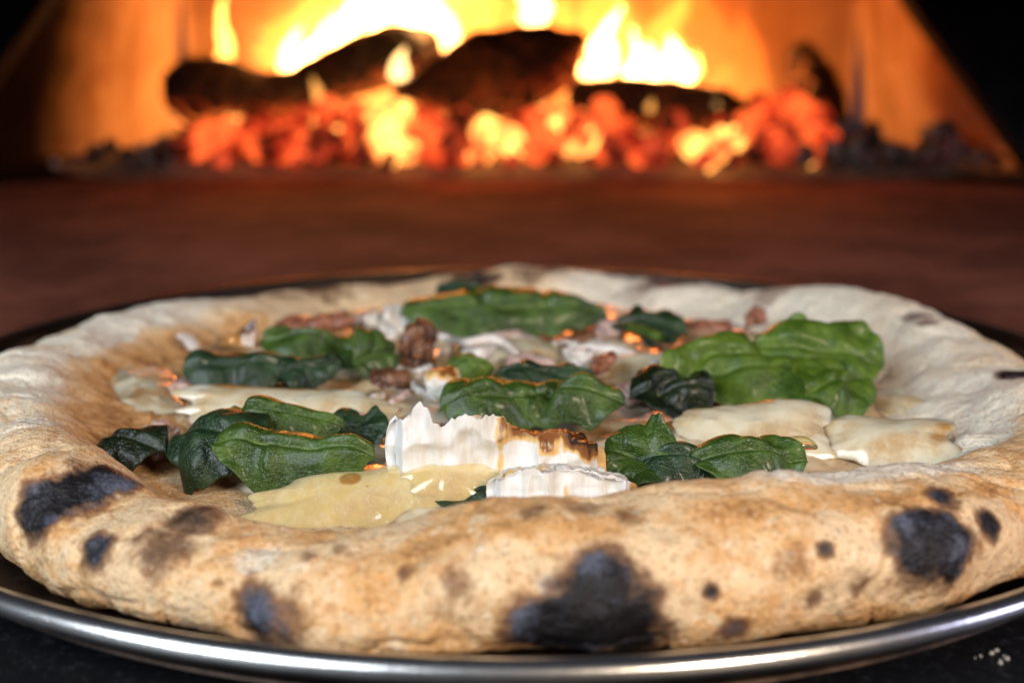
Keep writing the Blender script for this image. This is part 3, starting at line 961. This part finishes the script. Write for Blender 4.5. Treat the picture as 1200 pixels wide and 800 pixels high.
# ------------------------------------------------------------------ spinach leaves
def leaf(c, A, B, label, mat='leaf', dome=.004, fold=.0, bend=0.0, curl=.0, wave=.0016, seed=0, shape=1.0, scorch=0.0, quilt=.0017, group=None, stem=False, lobes=0.0):
    """blade centred at c; A = half length vector (base to tip), B = half width vector; dome lifts the middle, curl drops the edges"""
    dome, curl, wave, quilt = dome * .8, curl * .85, wave * .78, quilt * .75
    c, A, B = np.array(c, float), np.array(A, float), np.array(B, float)
    N = np.cross(A, B)
    N /= np.linalg.norm(N)
    if N[2] < 0:
        N = -N
    n, m_ = 72, 56
    U, W = np.meshgrid(np.linspace(-1, 1, n), np.linspace(-1, 1, m_), indexing='ij')
    wprof = np.maximum((1 - np.abs(U) ** 2.4), 0) ** .58 * (1 - .20 * shape * U)
    sd = np.sign(W)
    edge = 1 + .34 * vn(np.stack([U * 2.1 + seed * 1.3, sd * 2.5, U * 0], -1), seed) * np.abs(W) + .05 * vn(np.stack([U * 7 + seed, sd * 2.5, U * 0], -1), seed + 2) * np.abs(W)
    Wp = W * np.maximum(wprof, .02) * edge
    L = np.linalg.norm(A)
    bw = np.linalg.norm(B)
    q = np.stack([U * L, Wp * bw, U * 0], -1)
    wob = .25 * vn(np.stack([U * 3, Wp * 2, U * 0 + seed], -1), seed + 7)
    cell = np.abs(np.sin(4.3 * (U - .60 * np.abs(Wp) + wob * .5) + .4 * seed + .6 * sd))
    vein = np.maximum(np.exp(-(Wp / .030) ** 2), .6 * np.exp(-(cell / .09) ** 2) * sstep(.0, .1, np.abs(Wp)) * sstep(1.0, .5, np.abs(W)))
    hgt = dome * (1 - U ** 2) * (1 - .75 * W ** 2) - curl * np.abs(Wp) ** 2.2 + fold * np.abs(Wp) + bend * U ** 2 * np.sign(U) * .5 - np.abs(bend) * .3 * U ** 2
    puck = .5 + .5 * fbm(q * np.array([1, 1.3, 1]) + seed * 2.7, .0075, 2, 260 + seed)
    hgt = hgt + quilt * (.55 * cell ** .8 + 1.1 * puck) * sstep(.02, .22, np.abs(Wp)) - quilt * .5 * np.exp(-(Wp / .05) ** 2)
    hgt = hgt + wave * 2.4 * fbm(q + seed * 3.1, .019, 2, 200 + seed) - wave * 1.3 * sstep(.55, 1.0, 1 - 2.2 * np.abs(fbm(q + seed * 5.3, .022, 2, 230 + seed))) + wave * .8 * sstep(.45, 1, np.abs(W)) * vn(np.stack([U * 2.6, sd * 3, U * 0 + seed], -1), seed + 5)
    P = c + U[..., None] * A + Wp[..., None] * B + N * hgt[..., None]
    base = np.array([c[0], c[1], c[2]])
    tn = .00030
    top, bot = P + N * tn / 2, P - N * tn / 2
    k = n * m_
    f0 = grid_faces(n, m_)
    idx = np.arange(k).reshape(n, m_)
    loop = np.concatenate([idx[:, 0], idx[-1, 1:], idx[-2::-1, -1], idx[0, -2:0:-1]])
    nx = np.roll(loop, -1)
    F = np.vstack([f0, f0[:, ::-1] + k, np.stack([nx, loop, loop + k, nx + k], -1)])
    sco = scorch + .35 * fbm(q + seed, .02, 2, 300 + seed)
    t = thing('spinach_leaf', base, label, 'spinach leaf', group)
    V = np.concatenate([top.reshape(-1, 3), bot.reshape(-1, 3)]) - base
    bl = mesh_obj('blade', V, F, M[mat], t, {'vein': np.concatenate([vein.ravel()] * 2), 'scorch': np.concatenate([sco.ravel()] * 2)})
    # raised midrib running into the stalk
    kk = 30
    mid = P[:, m_ // 2]
    ii = np.linspace(0, n - 6, kk).astype(int)
    path = mid[ii] - N * .0002
    if stem:
        path = np.vstack([path[0] - A / L * .006 - N * .002, path])
    rad = np.linspace(.00085, .0003, len(path)) * (L / .026)
    Vt, Ft, caps, _, _ = tube(path, rad, n=40, m_=8, seed=seed, amp=.05)
    mesh_obj('midrib', Vt - base, tri_quad(Ft, np.vstack(caps)), M['leaf_bright' if mat != 'leaf_scorched' else 'leaf'], bl, {'vein': np.full(len(Vt), .7), 'scorch': np.full(len(Vt), scorch)})
    return t


def px_span(px0, px1, d):
    return (px1 - px0) / FPX * d


def place_leaf(box_, z, label, tilt, yaw=0.0, depth=None, **kw):
    """box_ = the leaf's left, right, top, bottom in the photograph; tilt (deg) lifts its far edge"""
    x0, x1, y0, y1 = box_
    c = at((x0 + x1) / 2, (y0 + y1) / 2, z)
    d = c[1] + D
    L = (x1 - x0) / FPX * d / 2
    app = (y1 - y0) / FPX * d / 2
    dep = math.atan2(H - z, d)
    t = math.radians(tilt)
    app *= 1.12
    Wd_ = depth or app / max(math.sin(dep + t), .15)
    Ry = math.radians(yaw)
    A = np.array([math.cos(Ry) * L, math.sin(Ry) * L, 0])
    B = np.array([-math.sin(Ry) * math.cos(t), math.cos(Ry) * math.cos(t), math.copysign(math.sin(t), math.cos(Ry))]) * Wd_
    ro = math.radians(kw.pop('roll', 0))
    if ro:
        # turn within the leaf plane's x-z: one end higher than the other
        A = A + np.array([0, 0, math.tan(ro) * L])
    return leaf(c, A, B, label, **kw)


LV = [
    # left, right, top, bottom, height, tilt, yaw, label, options
    (468, 716, 341, 397, .0208, 30, 3, 'broad dark green spinach leaf lying closest to the crust nearest the fire', dict(mat='leaf', dome=.004, curl=.003, wave=.0022, scorch=-.05)),
    (510, 584, 338, 354, .0195, 20, -6, 'small dark leaf tucked behind the broad leaf by the crust nearest the fire', dict(mat='leaf_dark', dome=.003)),
    (766, 1000, 392, 476, .0212, 30, 186, 'large bright green spinach leaf with a long midrib beside the white crust', dict(mat='leaf_bright', dome=.003, fold=.001, curl=.003, wave=.0028, scorch=-.3, quilt=.0014, roll=2)),
    (880, 1038, 377, 446, .0235, 34, 170, 'bright green leaf lobe folded up behind the large bright leaf', dict(mat='leaf_bright', dome=.0035, curl=.003, wave=.0026, scorch=-.3, quilt=.0016)),
    (930, 1036, 412, 478, .0215, 32, 40, 'bright green leaf end bent down onto the floury crust', dict(mat='leaf_bright', dome=.003, curl=.004, wave=.0024, scorch=-.2)),
    (213, 352, 405, 458, .0195, 26, 6, 'dark blue-green leaf with rolled edge near the pointed cheese flake', dict(mat='leaf_dark', dome=.005, curl=.004)),
    (325, 402, 418, 452, .0190, 26, 18, 'small dark leaf curled against the rolled blue-green leaf', dict(mat='leaf_dark', dome=.004, curl=.003)),
    (303, 452, 384, 430, .0185, 28, -8, 'green leaf lying half hidden behind the blue-green leaves', dict(mat='leaf', dome=.004, curl=.002, wave=.0026)),
    (408, 468, 392, 450, .0195, 46, 40, 'upright green leaf tip leaning on the browned bacon', dict(mat='leaf', dome=.003, scorch=-.2)),
    (198, 318, 474, 562, .0195, 28, -30, 'dark scorched-edged leaf under the domed green leaf', dict(mat='leaf_dark', dome=.006, curl=.005, scorch=.1)),
    (262, 408, 468, 520, .0210, 28, -6, 'wrinkled green leaf behind the domed green leaf', dict(mat='leaf', dome=.006, curl=.005, wave=.0022, scorch=-.15)),
    (240, 448, 496, 566, .0205, 28, -9, 'domed green spinach leaf beside the pool of yellow cheese', dict(mat='leaf', dome=.007, curl=.006, quilt=.0016, wave=.0024, roll=-3, scorch=-.2)),
    (366, 460, 476, 526, .0180, 24, -14, 'small dull leaf wedged between the domed leaf and goat cheese', dict(mat='leaf_dark', dome=.003)),
    (102, 206, 500, 556, .0150, 18, -24, 'wilted dark leaf lying against the big scorched bubble of crust', dict(mat='leaf_scorched', dome=.003, curl=.002, wave=.003)),
    (512, 650, 442, 500, .0208, 28, 12, 'oily green leaf resting on the back of the goat cheese', dict(mat='leaf', dome=.005, curl=.004, scorch=-.05)),
    (590, 736, 438, 500, .0205, 27, -8, 'veined green leaf overlapping the oily leaf behind the goat cheese', dict(mat='leaf', dome=.005, curl=.005, wave=.0024)),
    (575, 700, 428, 452, .0200, 20, 4, 'thin brownish leaf edge behind the veined leaf', dict(mat='leaf_dark', dome=.003, scorch=.05)),
    (735, 840, 432, 492, .0185, 30, 8, 'scorched nearly black leaf between the bright leaf and goat cheese', dict(mat='leaf_scorched', dome=.004, curl=.003, wave=.0034)),
    (806, 952, 504, 572, .0205, 28, 4, 'shiny green leaf pushed against the high crust lip opposite the fire', dict(mat='leaf', dome=.005, curl=.005, wave=.0022, scorch=-.15)),
    (728, 860, 512, 572, .0190, 26, -6, 'deep green leaf under the shiny leaf by the crust opposite the fire', dict(mat='leaf_dark', dome=.004, curl=.004, scorch=-.05)),
    (700, 796, 498, 574, .0198, 42, 148, 'narrow twisted leaf at the end of the goat cheese', dict(mat='leaf', dome=.003, fold=.003, wave=.0026, scorch=-.1)),
    (522, 582, 414, 450, .0200, 35, 0, 'small curled green leaf behind the goat cheese crumb', dict(mat='leaf_bright', dome=.004, curl=.003, scorch=-.3)),
    (505, 645, 574, 594, .0150, 14, 4, 'thin dark leaf under the melted cheese along the crust opposite the fire', dict(mat='leaf_dark', dome=.002, scorch=-.1)),
    (712, 806, 370, 404, .0170, 22, 170, 'dark folded leaf with a pale stalk beside the crust nearest the fire', dict(mat='leaf_dark', dome=.003)),
]
for i, (x0, x1, y0, y1, z, tilt, yaw, lab, kw) in enumerate(LV):
    place_leaf((x0, x1, y0, y1), z, lab, tilt, yaw, seed=i + 1, **kw)


# ------------------------------------------------------------------ cheese
def cheese_lump(name, box_, z, depth, label, mat, cat='cheese', power=2.8, amp=.18, lam=.012, toast=lambda U, V: U[:, 0] * 0 - .3, yaw=0, tilt=0, n=34, seed=0, group=None):
    x0, x1, y0, y1 = box_
    c = at((x0 + x1) / 2, (y0 + y1) / 2, z)
    d = c[1] + D
    sx, sz = (x1 - x0) / FPX * d / 2, (y1 - y0) / FPX * d / 2
    U, V, F = lump(n, (sx, depth, sz), power)
    V = V * (1 + amp * fbm(V + seed, lam, 4, 400 + seed))[:, None]
    tv = toast(U, V) + .25 * fbm(V + seed, .008, 3, 430 + seed)
    V = V @ rotm(math.radians(tilt), 0, math.radians(yaw)).T
    o = mesh_obj(name, V, F, M[mat], None, {'toast': tv})
    o.location = c
    return tag(o, label, cat, group)


def cheese_sheet(name, box_, z, tilt, thick, label, mat, seed=0, yaw=0.0, toast=None, sag=.002, corner=2.6, spot=None, soft=.75):
    """thin softened slice or puddle: ragged outline, rounded rim, uneven top; tilt (deg) lifts its far edge"""
    x0, x1, y0, y1 = box_
    z = z - .0012
    c = at((x0 + x1) / 2, (y0 + y1) / 2, z)
    d = c[1] + D
    sx, app = (x1 - x0) / FPX * d / 2, (y1 - y0) / FPX * d / 2
    t = math.radians(tilt)
    sy = app / max(math.sin(math.atan2(H - z, d) + t), .15)
    nt, nr = 150, 44
    a_ = np.linspace(0, 2 * np.pi, nt, endpoint=False)
    ca, sa = np.cos(a_), np.sin(a_)
    rr = 1 / (np.abs(ca) ** corner + np.abs(sa) ** corner) ** (1 / corner)
    rr = rr * (1 + .26 * vn(np.stack([ca * 1.5 + seed, sa * 1.5, ca * 0], -1), seed) + .10 * vn(np.stack([ca * 3.3 + seed, sa * 4, ca * 0], -1), seed + 1) + .012 * vn(np.stack([ca * 11 + seed, sa * 11, ca * 0], -1), seed + 2))
    u_ = np.concatenate([np.linspace(0.01, .9, nr - 14), np.linspace(.915, 1, 14)])
    rf = u_[None] * (1 + (rr[:, None] - 1) * u_[None] ** 1.5)
    X, Y = ca[:, None] * rf * sx, sa[:, None] * rf * sy
    q = np.stack([X, Y, X * 0 + seed], -1)
    th_ = thick * (.9 + .45 * fbm(q, .016, 2, 800 + seed)) + .00035 * sstep(.35, .8, fbm(q, .004, 2, 820 + seed)) + .0005 * fbm(q, .007, 2, 825 + seed)
    prof = (np.maximum(1 - u_ ** 2.2, 0) ** soft)[None]
    mid = sag * 1.5 * fbm(q, .022, 2, 840 + seed) - sag * u_[None] ** 2 * .8
    top, bot = mid + th_ * prof, mid - thick * .6 * prof
    P = np.concatenate([np.stack([X, Y, top], -1), np.stack([X, Y, bot], -1)[:, ::-1][:, 1:]], 1)
    tv = -.25 + .3 * fbm(P, .009, 3, 860 + seed)
    if toast is not None:
        tv = np.maximum(tv, toast(P[..., 0] / sx, P[..., 1] / sy) + .3 * fbm(P, .006, 3, 880 + seed))
    if spot is not None:
        tv = np.maximum(tv, .72 * sstep(spot[2] * 1.25, spot[2] * .5, np.hypot(P[..., 0] - spot[0] * sx, P[..., 1] - spot[1] * sy)))
    V = P.reshape(-1, 3) @ rotm(t, 0, math.radians(yaw)).T
    o = mesh_obj(name, V, grid_faces(P.shape[0], P.shape[1], True, False), M[mat], None, {'toast': tv})
    o.location = c
    return tag(o, label, 'cheese')


edge_brown = lambda lo: (lambda x, y: sstep(lo, 1.0, y) * .75 - .2)
cheese_sheet('cheese_slice', (192, 462, 444, 500), .0172, 30, .0014, 'long creamy slice of cheese behind the domed leaf', 'cream', 1, -3, edge_brown(.5))
cheese_sheet('melted_cheese', (262, 600, 538, 622), .0162, 24, .0022, 'glossy pool of yellow melted cheese with one brown spot', 'yellow', 2, 2, None, .0016, 2.6, (-.13, .30, .0029))
cheese_sheet('melted_cheese', (455, 596, 534, 584), .0196, 26, .0034, 'pale glossy lump of melted cheese against the goat cheese', 'yellow', 3, 0, None, .0010, 2.4)
cheese_sheet('cheese_slice', (796, 986, 464, 538), .0182, 30, .0018, 'creamy slice of cheese under the bright green leaf', 'cream', 4, -4, edge_brown(.7), soft=.6)
cheese_sheet('cheese_slice', (952, 1126, 480, 542), .0172, 24, .0020, 'creamy cheese slice running into the floury crust lip opposite the fire', 'cream', 5, -8, lambda x, y: .12 + .3 * x, soft=.9)
cheese_sheet('cheese_slice', (655, 800, 402, 454), .0175, 22, .0018, 'pale strip of cheese between the broad leaf and the bright leaf', 'cream', 6, -12)
cheese_sheet('melted_cheese', (728, 910, 482, 534), .0160, 16, .0016, 'oily browned cheese patch shining beside the scorched leaf', 'yellow', 7, 4, lambda x, y: .42 + .2 * y)
cheese_sheet('melted_cheese', (440, 540, 470, 560), .0150, 10, .0020, 'cream coloured melted puddle under the goat cheese', 'cream', 9, 0)
cheese_sheet('melted_cheese', (560, 680, 392, 440), .0165, 14, .0016, 'beige melted patch below the broad leaf nearest the fire', 'cream', 10, 6, lambda x, y: .25 + .1 * x)
cheese_sheet('melted_cheese', (110, 215, 420, 500), .0140, 6, .0012, 'thin speckled cheese film spreading onto the browned crust', 'cream', 11, 20, lambda x, y: .22 + .1 * x)
cheese_sheet('melted_cheese', (940, 1090, 440, 490), .0145, 8, .0014, 'thin beige cheese film between bright leaf and floury crust', 'cream', 12, -10, lambda x, y: .2 - .1 * x)
cheese_lump('goat_cheese', (498, 538, 432, 470), .0205, .005, 'small goat cheese crumb with a browned top', 'goat', seed=8, amp=.35, lam=.006, toast=lambda U, V: U[:, 2] * 1.0 - .1)


def goat_block(name, tops, bottom_y, z, depth, label, toast_from, seed):
    """crumbly broken slab: tops = (px, py) along its ragged upper edge"""
    x0, x1 = tops[0][0], tops[-1][0]
    c = at((x0 + x1) / 2, bottom_y, z)
    d = c[1] + D
    k = d / FPX
    n, mF, mT = 220, 60, 34
    u = np.linspace(0, 1, n)
    X = (u - .5) * (x1 - x0) * k
    hh = np.interp(u, [(p[0] - x0) / (x1 - x0) for p in tops], [(bottom_y - p[1]) * k for p in tops])
    hh = hh * (1 + .035 * vn(np.stack([u * 17, u * 0, u * 0 + seed], -1), seed) + .025 * vn(np.stack([u * 60, u * 0, u * 0], -1), seed + 1))
    endf = np.minimum(sstep(0, .05, u), sstep(1, .95, u))
    rows = []
    for j in range(mF):                           # front face, bottom to top
        t = j / mF
        rows.append((np.full(n, -depth), -.003 + t * (hh + .003), np.full(n, t)))
    for j in range(mT):                           # top, front to back
        t = j / (mT - 1)
        rows.append((-depth + 2 * depth * t + 0 * hh, hh * (1 - .25 * t), np.full(n, 1 + t)))
    for j in range(1, 12):                        # back face
        t = j / 11
        rows.append((depth + 0 * hh, hh * .75 * (1 - t) - .003 * t, np.full(n, 2 + t)))
    for j in range(1, 6):
        t = j / 6
        rows.append((depth - 2 * depth * t + 0 * hh, np.full(n, -.003), np.full(n, 3 + t)))
    Yy, Zz, S = (np.stack([r[i] for r in rows], 1) for i in range(3))
    Xx = np.repeat(X[:, None], Yy.shape[1], 1)
    ridge = vn(np.stack([Xx * 420, Zz * 45, Yy * 0 + seed], -1), seed + 3) * .00022 + vn(np.stack([Xx * 1100, Zz * 120, Yy * 0], -1), seed + 4) * .00010 + np.abs(vn(np.stack([Xx * 190, Zz * 60, Yy * 30], -1), seed + 9)) * .0034 + vn(np.stack([Xx * 300, Zz * 300, Yy * 0], -1), seed + 12) * .0007
    Yy = Yy * (.35 + .65 * endf[:, None]) + ridge * (S < 1.2) - .002 * sstep(.5, 0, Zz / hh[:, None]) * (S < 1)
    Zz = Zz + (S >= .97) * (S < 2.0) * .0012 * fbm(np.stack([Xx, Yy, Zz], -1), .0035, 3, seed + 6)
    P = np.stack([Xx, Yy, Zz], -1)
    tt = sstep(toast_from - .12, toast_from + .16, u + .05 * vn(np.stack([u * 9, u * 0, u * 0], -1), seed + 30))[:, None] * (1.15 * sstep(.55, 1.02, S + .12 * vn(np.stack([Xx * 380, Zz * 200, Xx * 0], -1), seed + 31))) - .1 + .35 * fbm(P, .006, 3, seed + 8)
    tt = np.maximum(tt, -.2 + .55 * sstep(.92, 1.05, S) * sstep(2.4, 1.6, S))
    tt = tt + .5 * np.exp(-((Xx - (.02) * (x1 - x0) * k) / .0012) ** 2) * (S < 1) * .8
    o = thing(name, c, label, 'goat cheese')
    e0, e1 = P[0], P[-1]
    body = grid_obj('crumbly_body', P, M['goat'], o, False, True, {'toast': tt})
    for e, k_ in ((e0, 0), (e1, 1)):
        ctr = e.mean(0)
        Q = np.stack([ctr + (e - ctr) * s + np.array([(-1 if k_ == 0 else 1) * b, 0, 0]) for s, b in ((1, 0), (.8, .0012), (.5, .0018), (.05, .002))])
        Q = Q + .0006 * fbm(Q, .004, 3, seed + 20)[..., None] * np.array([1, 0, 0])
        grid_obj('broken_end', Q if k_ else Q[::-1], M['goat'], o, False, True, {'toast': np.full(Q.shape[:2], .6 if k_ else -.2)})
    return o


goat_block('goat_cheese', [(458, 478), (470, 476), (476, 468), (490, 456), (500, 462), (506, 484), (520, 486), (530, 474), (556, 473), (580, 474), (592, 478), (600, 489), (630, 492), (660, 494), (690, 502), (706, 516)], 558, .0165, .0060,
           'tall white crumbly block of goat cheese with a browned low end', .52, 3)
goat_block('goat_cheese', [(576, 556), (590, 546), (620, 541), (660, 539), (690, 545), (715, 548), (742, 558)], 584, .0160, .0050,
           'low white piece of goat cheese lying in front of the tall block', 1.4, 14)


# ------------------------------------------------------------------ bacon, onion, crumbs of topping
def bit(name, px, py, z, wpx, hpx, depth, label, mat, cat, power=2.8, amp=.3, yaw=0, roll=0, seed=0, group=None, lam=.006):
    c = at(px, py, z)
    k = (c[1] + D) / FPX
    U, V, F = lump(18, (wpx / 2 * k, depth, hpx / 2 * k), power)
    V = V * (1 + amp * fbm(V + seed * 1.7, lam, 3, 500 + seed))[:, None]
    V = V * (1 + .35 * vn(V / (wpx * k * .33) + seed, 540 + seed) - .30 * sstep(.25, 0, np.abs(vn(V / .0042 + seed * 3, 560 + seed))) - .10 * np.abs(vn(V / .0016 + seed, 570 + seed)))[:, None]
    V[:, 2] += (((V[:, 0] / (wpx / 2 * k)) ** 2) - .4) * hpx * k * .22 * math.sin(seed * 2.3)
    V = V @ rotm(0, math.radians(roll), math.radians(yaw)).T
    o = mesh_obj(name, V, F, M[mat])
    o.location = c
    return tag(o, label, cat, group)


bit('bacon_piece', 370, 378, .0165, 80, 24, .005, 'reddish strip of bacon lying along the inside of the crust nearest the fire', 'bacon', 'bacon', roll=-6, seed=1)
bit('bacon_piece', 488, 415, .0180, 42, 68, .006, 'brown upright chunk of bacon next to the leaf tip', 'bacon_dark', 'bacon', power=4, roll=8, seed=2)
bit('bacon_piece', 455, 445, .0160, 44, 26, .005, 'dark bacon scrap at the foot of the brown chunk', 'bacon_dark', 'bacon', seed=3)
bit('bacon_piece', 705, 425, .0190, 34, 20, .003, 'small browned bacon flake on the pale cheese strip', 'bacon', 'bacon', roll=-25, seed=4)
bit('bacon_piece', 885, 372, .0165, 30, 22, .004, 'brown bacon nub beside the bright leaf and the crust nearest the fire', 'bacon', 'bacon', seed=5)
bit('bacon_piece', 820, 382, .0150, 60, 20, .004, 'dull red bacon strip behind the bright leaf', 'bacon', 'bacon', seed=6, roll=6)
bit('onion_piece', 470, 382, .0170, 50, 40, .006, 'translucent lilac lump of onion touching the brown bacon chunk', 'onion', 'onion', seed=7, power=2.2)
bit('onion_piece', 437, 375, .0185, 16, 16, .003, 'tiny white onion cube near the reddish bacon', 'onion', 'onion', seed=8, power=4)
bit('onion_piece', 188, 512, .0150, 44, 44, .006, 'pinkish onion chunk beside the domed leaf', 'onion_pink', 'onion', seed=9, power=2.6)
bit('onion_piece', 212, 452, .0150, 30, 14, .004, 'flat brownish onion scrap at the end of the long cheese slice', 'onion_pink', 'onion', seed=10)
bit('onion_piece', 620, 424, .0160, 60, 24, .006, 'pale pink onion piece under the pale loop', 'onion_pink', 'onion', seed=11, power=2.2)
bit('onion_piece', 545, 392, .0150, 56, 26, .006, 'grey lilac onion piece behind the pale loop', 'onion', 'onion', seed=12, power=2.2)
bit('onion_piece', 715, 388, .0160, 46, 24, .005, 'greyish onion lump by the end of the broad leaf nearest the fire', 'onion_pink', 'onion', seed=13, power=2.2)
bit('onion_piece', 600, 400, .0150, 90, 22, .006, 'brownish cooked onion under the broad leaf nearest the fire', 'onion_pink', 'onion', seed=21, power=2.2)
bit('onion_piece', 680, 418, .0178, 36, 22, .004, 'white onion cube at the end of the pale cheese strip', 'onion', 'onion', seed=22, power=3.2)
bit('onion_piece', 748, 462, .0150, 44, 30, .005, 'brown oily onion piece in front of the scorched leaf', 'onion_pink', 'onion', seed=23, power=2.4)


def crisp(px, py, z, pts, label, seed):
    """thin triangular toasted flake standing up"""
    c = at(px, py, z)
    k = (c[1] + D) / FPX
    q = np.array(pts, float) * k
    n = 16
    s, t = np.meshgrid(np.linspace(0, 1, n), np.linspace(0, 1, n), indexing='ij')
    base = q[0] + s[..., None] * (q[1] - q[0])
    p2 = base + t[..., None] * (q[2] - base)
    P = np.stack([p2[..., 0], .002 * fbm(np.dstack([p2, s * 0]), .006, 3, seed) + .004 * t, p2[..., 1]], -1)
    B = P + np.array([0, .0018, 0])
    kk = n * n
    f0 = grid_faces(n, n)
    idx = np.arange(kk).reshape(n, n)
    loop = np.concatenate([idx[:, 0], idx[-1, 1:], idx[-2::-1, -1], idx[0, -2:0:-1]])
    nx = np.roll(loop, -1)
    F = np.vstack([f0, f0[:, ::-1] + kk, np.stack([nx, loop, loop + kk, nx + kk], -1)])
    tv = np.concatenate([(.62 + .5 * t).ravel()] * 2)
    o = mesh_obj('cheese_crisp', np.concatenate([P.reshape(-1, 3), B.reshape(-1, 3)]), F, M['cream'], None, {'toast': tv})
    o.location = c
    return tag(o, label, 'cheese')


crisp(280, 405, .0150, [(-22, 2), (20, -4), (18, 30)], 'brown pointed toasted cheese flake standing by the browned crust near the fire', 5)


def strip(pts, rad, mat, label, name='onion_strip', cat='onion', group=None, flat=.5):
    path = [at(px, py, z) for px, py, z in pts]
    V, F, caps, C, R = tube(path, rad, n=46, m_=14, seed=len(label), amp=.2)
    o = mesh_obj(name, V - path[0], tri_quad(F, np.vstack(caps)), M[mat])
    o.location = path[0]
    return tag(o, label, cat, group)


strip([(522, 398, .018), (548, 402, .0195), (575, 396, .0205), (592, 402, .0195), (608, 416, .0175)], [.0008, .0014, .0016, .0012, .0006], 'onion', 'thin white curling onion strip below the broad leaf nearest the fire')
strip([(545, 412, .018), (562, 416, .019), (578, 408, .0195)], [.001, .0024, .0012], 'onion', 'short pale onion loop hanging under the white strip')
strip([(735, 382, .019), (755, 388, .0195), (776, 396, .0188)], [.0013, .0015, .0011], 'leaf_bright', 'short pale green stalk lying near the crust nearest the fire', 'spinach_stalk', 'stalk')
strip([(660, 412, .0165), (690, 408, .0175), (730, 412, .0175), (770, 428, .0165)], [.001, .0017, .0018, .001], 'onion', 'flat white onion ribbon on the pale cheese strip')

rnd = random.Random(4)
FAR = 'strewn among the toppings towards the fire'
for i in range(52):
    px, py = (rnd.uniform(420, 840), rnd.uniform(372, 470)) if i < 46 else (rnd.uniform(170, 460), rnd.uniform(395, 500))
    kind = rnd.choice(['onion', 'onion_pink', 'bacon', 'bacon_dark', 'onion', 'onion_pink'])
    look, cat = {'onion': ('small pale onion scrap', 'onion'), 'onion_pink': ('small pinkish onion scrap', 'onion'), 'bacon': ('small red bacon scrap', 'bacon'), 'bacon_dark': ('small dark bacon scrap', 'bacon')}[kind]
    where = FAR if i < 46 else 'between the leaves nearest the browned crust side'
    wx = rnd.uniform(14, 44)
    bit(cat + '_scrap', px, py, .0150, wx, rnd.uniform(5, 11), rnd.uniform(.0015, .004), look + ' ' + where, kind, cat, power=rnd.uniform(3, 6), amp=.35, yaw=rnd.uniform(-60, 60), roll=rnd.uniform(-30, 30), seed=600 + i, group=look + 's ' + where, lam=.004)

# oil drops shining on the front leaf and flour crumbs on the shelf
oil = MB('olive_oil')
oil.base((.86, .78, .45)).p(Roughness=.04, Transmission_Weight=.85, IOR=1.47)
c = at(934, 519, .0212)
U, V, F = lump(16, (.0046, .0026, .0015), 2.0)
V[:, 2] += -.0009 * (V[:, 0] / .0046) + .0004 * np.sin(V[:, 0] * 700)
o = mesh_obj('oil_drop', V, F, oil.m)
o.location = c
tag(o, 'clear golden oil drop on the shiny leaf by the crust opposite the fire', 'oil drop')
cr = random.Random(12)
for i in range(9):
    r = cr.choice([.00018, .00025, .0003, .00045])
    c = at(1176, 764, 0) + np.array([cr.gauss(0, .0028) if i < 12 else cr.uniform(-.02, .004), cr.gauss(0, .0020), 0])
    c[2] = r * .6 - .001
    U, V, F = lump(6, (r, r, r * .8), 2.4)
    V = V * (1 + .35 * fbm(V + i, r, 2, i))[:, None]
    o = mesh_obj('flour_crumb', V, F, M['flour'])
    o.location = c
    tag(o, 'white flour crumb on the black stone shelf beside the pan', 'crumb', 'flour crumbs on the shelf')
